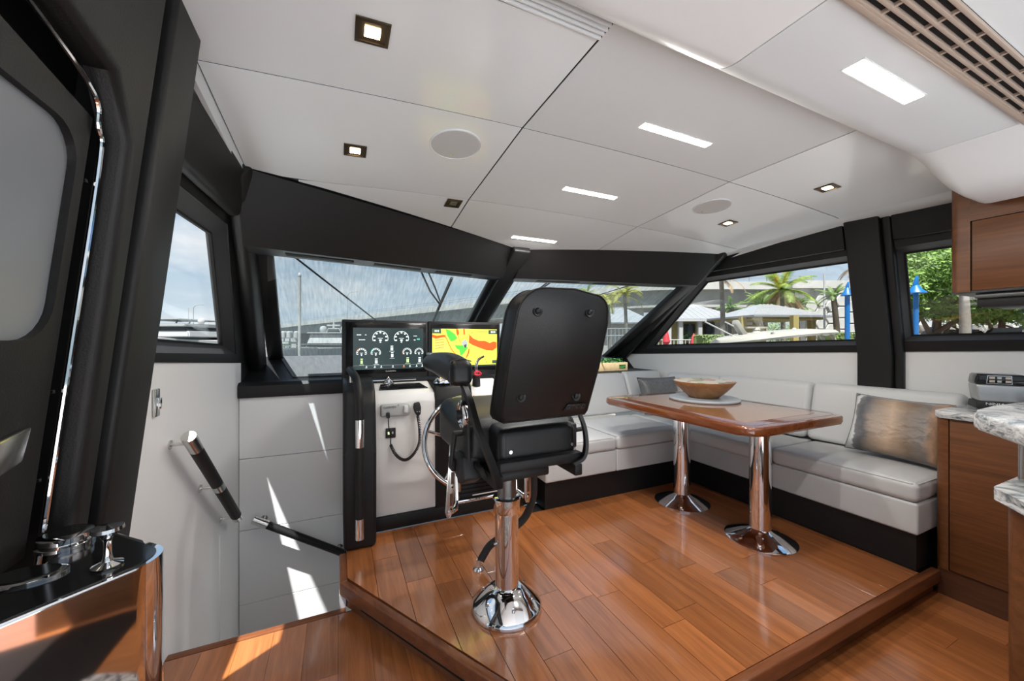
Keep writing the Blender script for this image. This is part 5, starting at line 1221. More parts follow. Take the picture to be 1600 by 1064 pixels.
oc = thing('wall_cabinet', 'teak overhead galley cabinet hung below the white soffit', 'cabinet', (3.1, 0.2, 1.44))
bm = B(); wc = [(3.34, 0.845)] + [(2.90 + 0.04 + 0.04 * math.cos(R(a)), 0.805 + 0.04 * math.sin(R(a))) for a in range(90, 181, 10)] + [(2.90, 0.772), (3.34, 0.772)]
prof_z(bm, wc, 1.445, 2.06); obj('corner_post', bm, 'teak_cab', oc, ang=40)
y1 = 0.768
for k in range(2):
    y0_ = y1 - 0.60; bm = B(); box(bm, 2.90, 2.922, y0_ + 0.003, y1 - 0.002, 1.452, 1.80, 0.002); obj('door', bm, 'teak_cab', oc); y1 = y0_
bm = B(); prof_x(bm, [(0.772, 1.803), (-0.45, 1.803), (-0.45, 1.866), (0.60, 1.866), (0.68, 1.95), (0.772, 2.055)], 2.899, 3.34); obj('top_rail', bm, 'teak_cab', oc)
bm = B(); box(bm, 2.92, 3.34, -0.45, 0.772, 1.452, 1.80); obj('carcass', bm, 'teak_cab_dark', oc)
bm = B(); box(bm, 2.905, 3.34, -0.45, 0.838, 1.440, 1.4515); obj('bottom_panel', bm, 'dark_grey', oc)
rh = thing('cooker_hood', 'slim dark cooker hood under the teak overhead cabinet', 'cooker hood', (3.1, 0.3, 1.36))
bm = B(); prof_x(bm, [(0.765, 1.437), (0.765, 1.375), (0.745, 1.368), (-0.2, 1.368), (-0.2, 1.437)], 2.955, 3.30, bev=0.006); obj('hood_body', bm, 'black_plastic', rh)
bm = B(); box(bm, 2.935, 2.956, -0.2, 0.765, 1.412, 1.438, 0.004); obj('front_lip', bm, 'anodized', rh)

isl = thing('island', 'curved teak galley island with marble counter at the right edge', 'island', (2.3, 0.0, LOW))
ip = [(2.70, 0.44)] + [(1.965 + 0.07 * math.cos(R(a)), 0.37 + 0.07 * math.sin(R(a))) for a in range(90, 161, 8)] + [(1.56, 0.0), (1.56, -0.5), (2.70, -0.5)]
bm = B(); prof_z(bm, ip, LOW + 0.001, 0.682); obj('curved_body', bm, 'teak_cab', isl, ang=40)
bm = B(); prof_z(bm, [(2.70, 0.468)] + [(1.955 + 0.045 * math.cos(R(a)), 0.423 + 0.045 * math.sin(R(a))) for a in range(90, 160, 8)] + [(1.50, 0.12), (1.50, -0.5), (2.70, -0.5)], 0.684, 0.722, bev=0.008, seg=3); obj('counter', bm, 'marble', isl)
bm = B(); cyl(bm, (2.125, 0.435, 0.723), (2.125, 0.435, 0.886), 0.022, n=24); br = obj('bar_post', bm, 'steel', isl)
bm = B(); prof_z(bm, [(2.75, 0.545), (2.34, 0.560), (2.14, 0.553), (2.065, 0.543), (2.035, 0.522), (1.55, 0.19), (1.50, -0.45), (2.75, -0.45)], 0.887, 0.944, bev=0.012, seg=3); obj('bar_top', bm, 'marble', isl)
bm = B(); cyl(bm, (2.125, -0.2, 0.723), (2.125, -0.2, 0.886), 0.022, n=24); obj('bar_post', bm, 'steel', isl)

# blender base and coffee maker on the worktop
bl = thing('blender_base', 'silver and black blender base with buttons on the marble worktop', 'appliance', (3.24, 0.76, 0.8335))
mat('silver_paint', (0.42, 0.43, 0.44), 0.35, metal=0.5)
d = Vector((-0.90, -0.44, 0)); sx_ = Vector((-0.44, 0.90, 0)).normalized() * -1; d.normalize()
bc = Vector((3.235, 0.765, 0.8335))
def orient(bm):
    for v in bm.verts:
        l_ = v.co.copy(); v.co = bc + sx_ * l_.x * 0.80 - d * l_.y * 0.80 + Vector((0, 0, l_.z * 0.97))
    return bm
# local frame: x to the viewer's right, y away from the viewer
def tap(z0, z1, w0, w1, dpt, bev=0.012):
    bm = B(); poly(bm, [(-w0, -dpt, z0), (w0, -dpt, z0), (w0 * 1.05, dpt, z0), (-w0 * 1.05, dpt, z0)], [(-w1, -dpt, z1), (w1, -dpt, z1), (w1 * 1.05, dpt, z1), (-w1 * 1.05, dpt, z1)])
    bmesh.ops.bevel(bm, geom=list(bm.edges), offset=bev, segments=3, affect='EDGES', profile=0.5); return orient(bm)
obj('foot', tap(0.0, 0.040, 0.108, 0.104, 0.088, 0.006), 'black_plastic', bl)
obj('body', tap(0.038, 0.135, 0.097, 0.110, 0.080), 'silver_paint', bl)
obj('head', tap(0.132, 0.192, 0.111, 0.102, 0.082, 0.014), 'black_gloss', bl)
bm = B(); ring(bm, [(-0.065, -0.0835, 0.140), (0.045, -0.0835, 0.140), (0.042, -0.083, 0.186), (-0.060, -0.083, 0.186)], [(-0.062, -0.0838, 0.143), (0.042, -0.0838, 0.143), (0.039, -0.0835, 0.183), (-0.057, -0.0835, 0.183)], 0.001, (0, -1, 0)); obj('panel_rim', orient(bm), 'steel', bl)
mat('button_pale', (0.5, 0.42, 0.36), 0.5)
for i in range(3):
    for j in range(2):
        x = -0.052 + 0.034 * i; z = 0.148 + 0.019 * j; bm = B(); box(bm, x, x + (0.024 if i != 1 else 0.018), -0.0855, -0.083, z, z + 0.012, 0.0008, 1); obj('button', orient(bm), 'button_pale' if i != 1 else 'grey_plastic', bl)
text('lettering', 'NINJA', 0.019, frame_mtx(bc + sx_ * (-0.022) + d * 0.0712 + Vector((0, 0, 0.028)), sx_, (0, 0, 1)), 'white_plastic', bl, wide=1.3)
cf = thing('coffee_maker', 'dark brown coffee maker with black cable at the right edge of the worktop', 'appliance', (3.24, 0.54, 0.8335))
bm = B(); box(bm, 3.16, 3.33, 0.46, 0.60, 0.8335, 0.855, 0.006); obj('foot', bm, 'black_plastic', cf)
mat('brown_gloss', (0.07, 0.035, 0.025), 0.2)
bm = B(); box(bm, 3.17, 3.32, 0.465, 0.595, 0.90, 1.02, 0.01); obj('body', bm, 'brown_gloss', cf)
bm = B(); box(bm, 3.22, 3.33, 0.47, 0.59, 0.85, 0.905, 0.004); obj('column', bm, 'black_plastic', cf)
bm = B(); box(bm, 3.165, 3.325, 0.46, 0.60, 1.02, 1.035, 0.004); obj('lid', bm, 'steel', cf)
bm = B(); box(bm, 3.166, 3.172, 0.555, 0.575, 0.92, 1.0); obj('gauge', bm, 'steel', cf)
bm = B(); tube(bm, catmull([(3.17, 0.60, 0.93), (3.17, 0.64, 0.925), (3.18, 0.66, 0.89), (3.19, 0.64, 0.85), (3.20, 0.60, 0.838), (3.2, 0.62, 0.86), (3.19, 0.65, 0.90)], 6), 0.005, 8); obj('cable', bm, 'black_plastic', cf)
# ------------------------------------------------------------------ outside: marina, road bridge, gardens
RV = Vector((math.cos(YAW), -math.sin(YAW), 0)); FV = Vector((math.sin(YAW), math.cos(YAW), 0)); UP = Vector((0, 0, 1))
GZ = -1.6
def gp_(u, d, z=GZ):
    p = at(u, 532, d); p.z = z; return p
def zv(v, d): return CAMZ + (532 - v) / FPX * d
def obox(bm, c, hw, hd, z0, z1, rot=0.0, taper=1.0, bev=0.0):
    r_ = Matrix.Rotation(rot, 3, 'Z'); a, b = r_ @ RV, r_ @ FV; c = Vector((c[0], c[1], 0)); n0 = set(bm.verts)
    lo = [c + a * sx * hw + b * sy * hd + UP * z0 for sx, sy in ((-1, -1), (1, -1), (1, 1), (-1, 1))]
    hi = [c + a * sx * hw * taper + b * sy * hd * taper + UP * z1 for sx, sy in ((-1, -1), (1, -1), (1, 1), (-1, 1))]
    poly(bm, lo, hi)
    if bev:
        vs = [v for v in bm.verts if v not in n0]; bmesh.ops.bevel(bm, geom=list({e for v in vs for e in v.link_edges}), offset=bev, segments=2, affect='EDGES')
    return bm
mat('water', (0.0234, 0.0515, 0.0562), 0.15, bump=0.5, bscale=1.5)  # most outdoor colours are darker than true, to offset the strong sun
mat('ground', (0.2106, 0.2012, 0.1778), 0.9, var=0.3, bscale=0.6)
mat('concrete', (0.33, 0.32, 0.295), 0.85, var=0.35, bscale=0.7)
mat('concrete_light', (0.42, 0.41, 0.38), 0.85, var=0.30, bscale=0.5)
mat('boat_white', (0.34, 0.34, 0.33), 0.3)
mat('boat_cream', (0.26, 0.25, 0.215), 0.3)
mat('dark_window', (0.014, 0.0164, 0.0187), 0.15)
mat('roof_grey', (0.1966, 0.2059, 0.2153), 0.5)
mat('wall_yellow', (0.2902, 0.234, 0.0842), 0.8, var=0.1, bscale=2)
mat('paint_white', (0.3744, 0.3744, 0.3744), 0.6)
mat('lamp_blue', (0.0, 0.103, 0.3089), 0.4)
mat('trunk_grey', (0.1685, 0.1498, 0.1264), 0.9, var=0.5, bscale=6)
mat('bark', (0.0562, 0.0421, 0.0281), 0.9, var=0.4, bscale=5)
mat('red_cloth', (0.351, 0.0187, 0.0281), 0.7)
mat('dark_cloth', (0.014, 0.0187, 0.0328), 0.8)
mat('hedge_green', (0.0936, 0.1404, 0.0281), 0.8, var=0.5, bscale=8)
mat('car_dark', (0.014, 0.0164, 0.0234), 0.3)
mat('car_blue', (0.014, 0.0749, 0.1591), 0.3)
mat('limestone', (0.2574, 0.248, 0.2246), 0.9, var=0.35, bscale=3)
mat('steel_rail', (0.2574, 0.2668, 0.2714), 0.5)
def leaf_mat(name, a, b):
    m = bpy.data.materials.new(name); m.use_nodes = True; n = m.node_tree.nodes; l = m.node_tree.links; p = n['Principled BSDF']; p.inputs['Roughness'].default_value = 0.6
    g = n.new('ShaderNodeNewGeometry'); r = n.new('ShaderNodeValToRGB'); r.color_ramp.elements[0].color = (*a, 1); r.color_ramp.elements[1].color = (*b, 1)
    l.new(g.outputs['Random Per Island'], r.inputs['Fac']); l.new(r.outputs[0], p.inputs['Base Color'])
    tr = n.new('ShaderNodeBsdfTranslucent'); l.new(r.outputs[0], tr.inputs[0]); x = n.new('ShaderNodeMixShader'); x.inputs[0].default_value = 0.4
    l.new(p.outputs[0], x.inputs[1]); l.new(tr.outputs[0], x.inputs[2]); l.new(x.outputs[0], n['Material Output'].inputs[0]); MATS[name] = m
leaf_mat('leaf_oak', (0.07, 0.16, 0.02), (0.26, 0.4, 0.08))
leaf_mat('leaf_palm', (0.1, 0.19, 0.03), (0.34, 0.4, 0.1))
leaf_mat('leaf_yellow', (0.2, 0.22, 0.03), (0.46, 0.42, 0.1))
leaf_mat('leaf_dry', (0.27, 0.18, 0.1), (0.42, 0.32, 0.19))
leaf_mat('leaf_shrub', (0.08, 0.16, 0.04), (0.28, 0.36, 0.14))

bm = B(); box(bm, -500, 500, -300, 900, -3.3, -3.2); o = obj('water', bm, 'water', ang=None); o['kind'] = 'stuff'; o['label'] = 'grey green marina water around the boat'; o['category'] = 'water'
bm = B()
gl = [gp_(700, 16), gp_(1000, 14), gp_(1250, 7.5), gp_(1500, 5.5), Vector((40, -40, 0)), Vector((160, -40, 0)), gp_(1300, 160), gp_(700, 120)]
extr(bm, [(p.x, p.y, -3.1) for p in gl], (0, 0, 3.1 + GZ)); struct('ground', bm, 'ground', ang=None)
bm = B(); extr(bm, [(-400, 420, -3.2), (500, 460, -3.2), (500, 480, -3.2), (-400, 440, -3.2)], (0, 0, 3.6)); tag(obj('shoreline', bm, 'hedge_green', None, origin=(0, 440, -3.2)), 'low distant green shoreline on the horizon', 'shore')
bm = B(); c = gp_(329, 300, -3); cyl(bm, c, (c.x, c.y, zv(524, 300)), 1.6, 1.4, 12); tag(obj('distant_tower', bm, 'concrete', None, origin=c), 'tiny distant tower on the horizon in the port window', 'tower')

# --- road bridge
br = thing('road_bridge', 'curved concrete road bridge crossing behind the marina', 'bridge', gp_(1000, 47))
st_ = [(330, 175, 524), (436, 120, 508), (560, 86, 493), (720, 64, 474), (860, 54, 456), (1000, 49, 443), (1110, 47, 440), (1200, 46, 440), (1270, 45, 441)]
cen = catmull([(*gp_(u, d).xy, zv(v, d)) for u, d, v in st_], 6)
def sweep(off0, off1, dz0, dz1):
    bm = B(); rows = []
    for i, p in enumerate(cen):
        d = (cen[min(i + 1, len(cen) - 1)] - cen[max(i - 1, 0)]); d.z = 0; d.normalize(); n_ = Vector((d.y, -d.x, 0))
        rows.append([bm.verts.new(p + n_ * o_ + UP * z_) for o_, z_ in ((off0, dz0), (off1, dz0), (off1, dz1), (off0, dz1))])
    for a, b in zip(rows, rows[1:]):
        for j in range(4): bm.faces.new((a[j], a[(j + 1) % 4], b[(j + 1) % 4], b[j]))
    bm.faces.new(rows[0][::-1]); bm.faces.new(rows[-1]); return bm
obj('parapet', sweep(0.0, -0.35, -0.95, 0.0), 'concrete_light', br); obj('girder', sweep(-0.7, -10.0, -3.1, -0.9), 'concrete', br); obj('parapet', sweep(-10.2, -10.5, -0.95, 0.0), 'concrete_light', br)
obj('handrail', sweep(-0.12, -0.2, 0.72, 0.78), 'steel_rail', br); obj('handrail', sweep(-0.12, -0.2, 0.38, 0.43), 'steel_rail', br)
for i, p in enumerate(cen):
    if i % 2 == 0 and i > 20:
        bm = B(); obox(bm, p + Vector((0.05, 0.15, 0)), 0.05, 0.05, p.z, p.z + 0.8); obj('rail_post', bm, 'steel_rail', br)
for i in (3, 7, 12, 18, 24, 30, 36, 42):
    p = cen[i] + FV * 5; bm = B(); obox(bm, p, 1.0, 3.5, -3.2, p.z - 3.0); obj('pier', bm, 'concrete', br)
# abutment and hexagon panel wall
ab = thing('bridge_abutment', 'pale streaked concrete bridge abutment block in the starboard window', 'abutment', gp_(1280, 42))
bm = B(); c = gp_(1292, 42); obox(bm, c + FV * 1.5, 1.3, 1.5, GZ, zv(443, 42), 0.0); obj('pier_block', bm, 'concrete_light', ab)
c = gp_(1340, 43); bm = B(); obox(bm, c + FV * 3, 2.6, 2.5, GZ, zv(440, 42)); obj('end_block', bm, 'concrete_light', ab)
bm = B(); obox(bm, gp_(1310, 41) + FV, 4.6, 0.5, zv(449, 41), zv(437, 41)); obj('parapet', bm, 'concrete_light', ab)
hw = thing('panel_wall', 'retaining wall of pale hexagonal concrete panels behind the blue lamp', 'wall', gp_(1325, 36))
c0 = gp_(1335, 36); Rw = 0.62
bm = B(); obox(bm, c0 + FV * 0.5, 4.2, 0.15, GZ, zv(468, 36)); obj('backing', bm, 'concrete', hw)
hexm = None
for r_ in range(7):
    for q_ in range(8):
        cx = -3.9 + q_ * Rw * 1.55; cz_ = GZ + 0.55 + r_ * Rw * 1.78 + (Rw * 0.89 if q_ % 2 else 0)
        if cz_ > zv(466, 36) - 0.1: continue
        ctr = c0 + RV * cx + UP * (cz_ - c0.z)
        if hexm is None:
            bm = B(); pt = [ctr + RV * Rw * 0.93 * math.cos(R(60 * k)) + UP * Rw * 0.93 * math.sin(R(60 * k)) for k in range(6)]
            extr(bm, [p + FV * 0.34 for p in pt], -FV * 0.16, bev=0.05, seg=1); hexm = obj('hex_panel', bm, 'concrete_light', hw, ang=30, origin=ctr)
        else:
            o = hexm.copy(); COL.objects.link(o); o.parent = hw; o.location = ctr - WORLD[hw.name]

# --- palms
def palm(name, label, base, top, r0, r1, nf, L, droop, leafm, trunkm='trunk_grey', grp='palms', leaflet=0.5, dry=0):
    t = thing(name, label, 'palm', base, grp); base, top = Vector(base), Vector(top)
    pth = [base.lerp(top, k / 8) + RV * 0.12 * math.sin(k / 8 * 3.1) for k in range(9)]
    bm = B(); tube(bm, pth, [r0 + (r1 - r0) * k / 8 for k in range(9)], 10); obj('trunk', bm, trunkm, t)
    for f in range(nf):
        a = 2 * math.pi * f / nf * 1.0 + random.uniform(-0.25, 0.25); el = random.uniform(-0.15, 1.15) if f % 3 else random.uniform(0.6, 1.3)
        isdry = f < dry
        if isdry: el = -0.3
        h = Vector((math.cos(a), math.sin(a), 0)); ll = L * random.uniform(0.8, 1.1); p = pth[-1].copy(); d = (h * math.cos(el) + UP * math.sin(el)).normalized(); rc_ = [p.copy()]
        for k in range(9):
            p = p + d * ll / 9; d = (d - UP * droop * (0.7 + 0.08 * k)).normalized(); rc_.append(p.copy())
        bm = B(); tube(bm, rc_, [0.035 * L / 2.5 * (1 - k / 11) for k in range(10)], 4)
        for k in range(1, 28):
            tt_ = k / 27.5 * 9; i_ = min(int(tt_), 8); q = rc_[i_].lerp(rc_[i_ + 1], tt_ - i_); dd = (rc_[i_ + 1] - rc_[i_]).normalized(); sd_ = dd.cross(UP)
            sd_ = sd_.normalized() if sd_.length > 1e-3 else RV.copy(); ln = leaflet * L / 2.5 * math.sin(0.35 + 2.5 * k / 28)
            for s in (-1, 1):
                tip = q + (sd_ * s * 0.9 + dd * 0.45 - UP * 0.35) * ln; w_ = dd * 0.05 * L / 2.5
                bm.faces.new([bm.verts.new(z_) for z_ in (q - w_, q + w_, tip)])
        obj('frond', bm, 'leaf_dry' if isdry else leafm, t, ang=None)
    return t
def topat(u, v, d): return at(u, v, d)
PG = 'palms outside the windows'
palm('palm_tree', 'green coconut palm with spreading fronds rising behind the pavilion roof', gp_(1222, 33), topat(1221, 452, 33), 0.22, 0.15, 22, 3.2, 0.13, 'leaf_palm', grp=PG, dry=4)
palm('palm_tree', 'tall thin palm trunk in front of the grey house roof, crown cut by window frame', gp_(1126, 24), topat(1127, 438, 24), 0.17, 0.13, 14, 1.7, 0.22, 'leaf_dry', grp=PG, leaflet=0.35)
palm('palm_tree', 'short fan palm standing before the hexagon panel wall', gp_(1309, 20), topat(1302, 463, 20), 0.16, 0.12, 18, 0.95, 0.16, 'leaf_shrub', 'bark', grp=PG, leaflet=0.45)
palm('palm_tree', 'palm with drooping brown fronds above the blue lamp near the window pillar', gp_(1352, 23), topat(1346, 415, 23), 0.17, 0.13, 16, 1.6, 0.2, 'leaf_dry', grp=PG)
palm('palm_tree', 'yellowish palm in the starboard windscreen close to the corner pillar', gp_(975, 24), topat(976, 462, 24), 0.13, 0.10, 14, 1.5, 0.25, 'leaf_yellow', grp=PG)
palm('palm_tree', 'yellowish palm seen just right of the helm chair back', gp_(950, 25), topat(950, 474, 25), 0.13, 0.10, 12, 1.5, 0.25, 'leaf_yellow', grp=PG)
palm('palm_tree', 'dark small palm high above the helm chair back', gp_(918, 40), topat(918, 457, 40), 0.15, 0.12, 12, 1.5, 0.25, 'leaf_palm', grp=PG)
palm('palm_tree', 'short bushy palm between the thin trunk and the pavilion roof', gp_(1140, 36), topat(1142, 484, 36), 0.18, 0.14, 20, 1.6, 0.18, 'leaf_shrub', grp=PG)
palm('palm_tree', 'bushy palm left of the coconut palm behind the pavilion', gp_(1190, 36), topat(1190, 478, 36), 0.18, 0.14, 22, 2.0, 0.16, 'leaf_shrub', grp=PG)
palm('palm_tree', 'bushy palm right of the coconut palm behind the pavilion', gp_(1246, 36), topat(1245, 480, 36), 0.18, 0.14, 22, 1.9, 0.16, 'leaf_shrub', grp=PG)
bm = B(); b0 = gp_(1509, 13.5); tube(bm, [b0, at(1508, 500, 13.5), at(1505, 430, 13.5)], [0.17, 0.14, 0.11], 12); tag(obj('bare_palm', bm, 'trunk_grey', None, origin=b0), 'pale bare palm trunk below the overhead cabinet', 'palm')

# --- broadleaf trees and hedges
def clump(bm, c, rad, n, s):
    for _ in range(n):
        while True:
            v = Vector((random.uniform(-1, 1), random.uniform(-1, 1), random.uniform(-1, 1)))
            if 0.25 < v.length < 1: break
        v = v.normalized() * (0.62 + 0.42 * random.random()); p = c + Vector((v.x * rad[0], v.y * rad[1], v.z * rad[2]))
        a = Vector((random.gauss(0, 1), random.gauss(0, 1), random.gauss(0, 1))).normalized(); b = a.orthogonal().normalized(); k = s * random.uniform(0.6, 1.3)
        bm.faces.new([bm.verts.new(q) for q in (p - a * k, p + b * k * 0.5, p + a * k, p - b * k * 0.5)])
def tree(label, u, d, vtop, rpx, n=11, s=0.16, m='leaf_oak'):
    base = gp_(u, d); t = thing('leafy_tree', label, 'tree', base, 'leafy trees beyond the starboard window'); top = zv(vtop, d); rw = rpx * d / FPX
    bm = B(); tube(bm, [base, base + UP * (top - GZ) * 0.35 + RV * 0.1, base + UP * (top - GZ) * 0.6 + RV * 0.2], [0.28, 0.2, 0.12], 10); obj('trunk', bm, 'bark', t)
    for k in range(4):
        a = k * 1.6 + 0.4; bm = B(); p0 = base + UP * (top - GZ) * (0.33 + 0.04 * k); tube(bm, [p0, p0 + (RV * math.cos(a) + FV * math.sin(a)) * rw * 0.35 + UP * 0.7, p0 + (RV * math.cos(a) + FV * math.sin(a)) * rw * 0.65 + UP * 1.3], [0.12, 0.08, 0.04], 6); obj('branch', bm, 'bark', t)
    bm = B()
    for k in range(n):
        a = random.uniform(0, 6.28); rr_ = rw * 0.65 * math.sqrt(random.random()); h = random.uniform(0.66, 0.92)
        c = base + (RV * math.cos(a) + FV * math.sin(a)) * rr_ * (1.25 - 0.6 * abs(h - 0.5)) + UP * (top - GZ) * h
        clump(bm, c, (rw * 0.42, rw * 0.42, (top - GZ) * 0.15), 1500, s)
    o = obj('foliage', bm, m, t, ang=None); o['kind'] = 'stuff'
tree('large green tree filling the aft starboard window left of the cabinet', 1458, 17, 388, 95, 18, 0.10)
tree('green tree low behind the palm trunk under the overhead cabinet', 1560, 20, 425, 80, 13, 0.11)
tree('green tree at the right edge under the cooker hood', 1660, 20, 420, 90, 13, 0.11)
tree('tall pale green tree behind the nearer blue shark lamp', 1418, 25, 392, 60, 11, 0.12)
def hedge(label, u0, u1, d, v0):
    c = (gp_(u0, d) + gp_(u1, d)) / 2; hwid = (u1 - u0) * d / FPX / 2; bm = B(); rbox(bm, -hwid, hwid, -0.5, 0.5, GZ, zv(v0, d), 0.12, (6, 3, 3))
    for v in bm.verts: v.co = c * 1.0 + RV * v.co.x + FV * v.co.y + UP * (v.co.z - GZ) + Vector((random.uniform(-.03, .03), random.uniform(-.03, .03), random.uniform(-.03, .03)))
    h_ = tag(obj('hedge', bm, 'hedge_green', None, 60, origin=c), label, 'hedge', 'clipped hedges')
    bm = B()
    for _ in range(900):
        x = random.uniform(-hwid, hwid); y = random.choice((-0.5, random.uniform(-0.5, 0.5))); z = random.uniform(GZ + 0.8, zv(v0, d)) if y == -0.5 else zv(v0, d)
        p = c + RV * x + FV * y + UP * (z - GZ); a = Vector((random.gauss(0, 1), random.gauss(0, 1), random.gauss(0, 1))).normalized() * 0.06; b = a.orthogonal() * 0.5
        bm.faces.new([bm.verts.new(q) for q in (p - a, p + b, p + a, p - b)])
    o = obj('leaves', bm, 'leaf_shrub', h_, ang=None); o['kind'] = 'stuff'
hedge('square clipped hedge in front of the yellow house', 1090, 1123, 18, 524)
hedge('low clipped hedge at the foot of the fan palm', 1289, 1321, 18, 521)

# --- house and pavilion
def hip(bm, c, hw, hd, z0, z1, ridge, rot=0.0, th=0.12):
    r_ = Matrix.Rotation(rot, 3, 'Z'); a, b = r_ @ RV, r_ @ FV
    e = [c + a * sx * hw + b * sy * hd + UP * (z0 - c.z) for sx, sy in ((-1, -1), (1, -1), (1, 1), (-1, 1))]; g0_ = c + a * -ridge + UP * (z1 - c.z); g1_ = c + a * ridge + UP * (z1 - c.z)
    E_ = [bm.verts.new(p) for p in e]; G_ = [bm.verts.new(g0_), bm.verts.new(g1_)]; D_ = [bm.verts.new(p - UP * th) for p in e]
    for f in ((E_[0], E_[1], G_[1], G_[0]), (E_[1], E_[2], G_[1]), (E_[2], E_[3], G_[0], G_[1]), (E_[3], E_[0], G_[0])): bm.faces.new(f)
    for i in range(4): bm.faces.new((D_[i], D_[(i + 1) % 4], E_[(i + 1) % 4], E_[i]))
    bm.faces.new(D_[::-1]); return e, g0_, g1_
def seams(parent, e, g0_, g1_, n):
    for k in range(n):
        t_ = (k + 0.5) / n; p = e[0].lerp(e[1], t_)
        f0 = 0.5 - 0.5 * (g1_ - g0_).length / (e[1] - e[0]).length
        if t_ < f0: q = e[0].lerp(g0_, t_ / f0)
        elif t_ > 1 - f0: q = e[1].lerp(g1_, (1 - t_) / f0)
        else: q = g0_.lerp(g1_, (t_ - f0) / (1 - 2 * f0))
        bm = B(); tube(bm, [p + UP * 0.02, q + UP * 0.02], 0.022, 4); obj('roof_seam', bm, 'concrete_light', parent)
d = 29; c = gp_(1092, d); ho_ = thing('house', 'yellow waterfront house with grey metal roof and white porch columns', 'house', c)
bm = B(); e_, a_, b_ = hip(bm, c + FV * 2.5, 3.25, 3.4, zv(499, d), zv(471, d), 0.9); rf = obj('roof', bm, 'roof_grey', ho_, ang=20); seams(rf, e_, a_, b_, 14)
bm = B(); obox(bm, c + FV * 2.6, 2.9, 2.0, GZ, zv(500, d)); wl = obj('wall', bm, 'wall_yellow', ho_)
for u in (1045, 1063, 1093, 1121, 1150):
    bm = B(); p = gp_(u, d - 0.6); obox(bm, p, 0.14, 0.14, GZ, zv(500, d)); obj('column', bm, 'paint_white', ho_)
for u, w in ((1077, 0.42), (1108, 0.45), (1135, 0.35)):
    bm = B(); p = gp_(u, d + 0.55); obox(bm, p, w, 0.08, GZ + 0.3, zv(506, d)); dr_ = obj('glazed_door', bm, 'dark_window', ho_)
    bm = B(); obox(bm, p - FV * 0.09, 0.03, 0.02, GZ + 0.3, zv(506, d)); obj('door_bar', bm, 'paint_white', dr_)
bm = B(); obox(bm, c - FV * 0.85, 3.2, 0.06, zv(503, d), zv(499.5, d)); obj('fascia', bm, 'paint_white', ho_)
for u in (1070, 1100):
    bm = B(); p = gp_(u + 8, d - 0.3); obox(bm, p, 0.18, 0.1, zv(528, d), zv(508, d), bev=0.05); obj('clothes_display', bm, 'dark_cloth', ho_)
d = 25; c = gp_(1215, d); pv = thing('pavilion', 'open pavilion with ribbed grey hip roof on yellow columns', 'pavilion', c)
bm = B(); e_, a_, b_ = hip(bm, c + FV * 1.2, 2.85, 2.4, zv(494, d), zv(473, d), 0.5, 0.12); rf = obj('roof', bm, 'roof_grey', pv, ang=20); seams(rf, e_, a_, b_, 20)
bm = B(); obox(bm, c + FV * 1.2, 2.5, 2.0, zv(500, d), zv(494.8, d), 0.12); obj('beam', bm, 'wall_yellow', pv)
for u, dd in ((1160, 24.6), (1241, 23.6), (1268, 25.6), (1181, 28.2)):
    bm = B(); p = gp_(u, dd); obox(bm, p, 0.17, 0.17, GZ, zv(495, d)); obj('column', bm, 'wall_yellow', pv)
bm = B(); p = gp_(1176, 26); obox(bm, p, 0.8, 0.2, GZ, zv(508, 26)); obj('counter', bm, 'wall_yellow', pv)
bm = B(); p = gp_(1236, 24.6); obox(bm, p, 0.05, 0.05, GZ, zv(495, 24.6)); obj('drain_pipe', bm, 'lamp_blue', pv)
# white porch railing and red items
rl = thing('porch_railing', 'white railing in front of the yellow house', 'railing', gp_(1060, 23))
bm = B(); tube(bm, [at(1022, 531, 23), at(1090, 531, 23)], 0.03, 6); obj('top_rail', bm, 'paint_white', rl)
for k in range(12):
    bm = B(); u = 1023 + 6 * k; p = gp_(u, 23); tube(bm, [p, at(u, 531, 23)], 0.022, 6); obj('baluster', bm, 'paint_white', rl)
for lab, u, v0, d in (('red folded patio umbrella nearest the windscreen pillar', 1041, 514, 22), ('red folded patio umbrella beside the square hedge', 1084, 521, 22)):
    b0 = gp_(u, d); t = thing('patio_umbrella', lab, 'umbrella', b0, 'red folded umbrellas')
    bm = B(); tp = zv(v0, d); lathe(bm, (b0.x, b0.y, tp), [(0.02, 0.0), (0.10, -0.15), (0.16, -0.45), (0.22, -0.75), (0.12, -0.9), (0.0, -0.88)], 12); obj('canopy', bm, 'red_cloth', t)
    bm = B(); tube(bm, [b0, (b0.x, b0.y, tp - 0.8)], 0.03, 8); obj('pole', bm, 'dark_cloth', t)
bm = B(); obox(bm, gp_(1037, 25.4), 1.2, 0.8, GZ, GZ + 0.9); struct('ground_terrace', bm, 'concrete')

# --- street lamps and poles
def shark_lamp(label, u, d, vtop, vhat, hw):
    b0 = gp_(u, d); t = thing('street_lamp', label, 'lamp post', b0, 'blue shark-fin lamp posts'); hz = zv(vhat, d); tz = zv(vtop, d)
    bm = B(); cyl(bm, b0, (b0.x, b0.y, hz), 0.055 * d / 10, n=14); obj('post', bm, 'lamp_blue', t)
    bm = B(); lathe(bm, (b0.x, b0.y, hz), [(hw, -0.02), (hw * 0.98, 0.0), (hw * 0.6, 0.07 * d / 9), (hw * 0.32, 0.16 * d / 9), (0.0, 0.2 * d / 9)], 24); obj('hood', bm, 'lamp_blue', t)
    H = tz - hz; fin = [(-0.5, 0.1), (-0.34, 0.45), (-0.1, 0.8), (0.16, 1.0), (0.26, 0.98), (0.2, 0.7), (0.24, 0.4), (0.36, 0.1)]
    bm = B(); extr(bm, [Vector((b0.x, b0.y, hz + z_ * H)) + RV * x_ * H * 0.42 - FV * 0.03 for x_, z_ in fin], FV * 0.06, bev=0.01); obj('fin', bm, 'lamp_blue', t)
shark_lamp('blue lamp post with shark-fin hood in the aft starboard window before the trees', 1431, 9, 431, 457, 0.19)
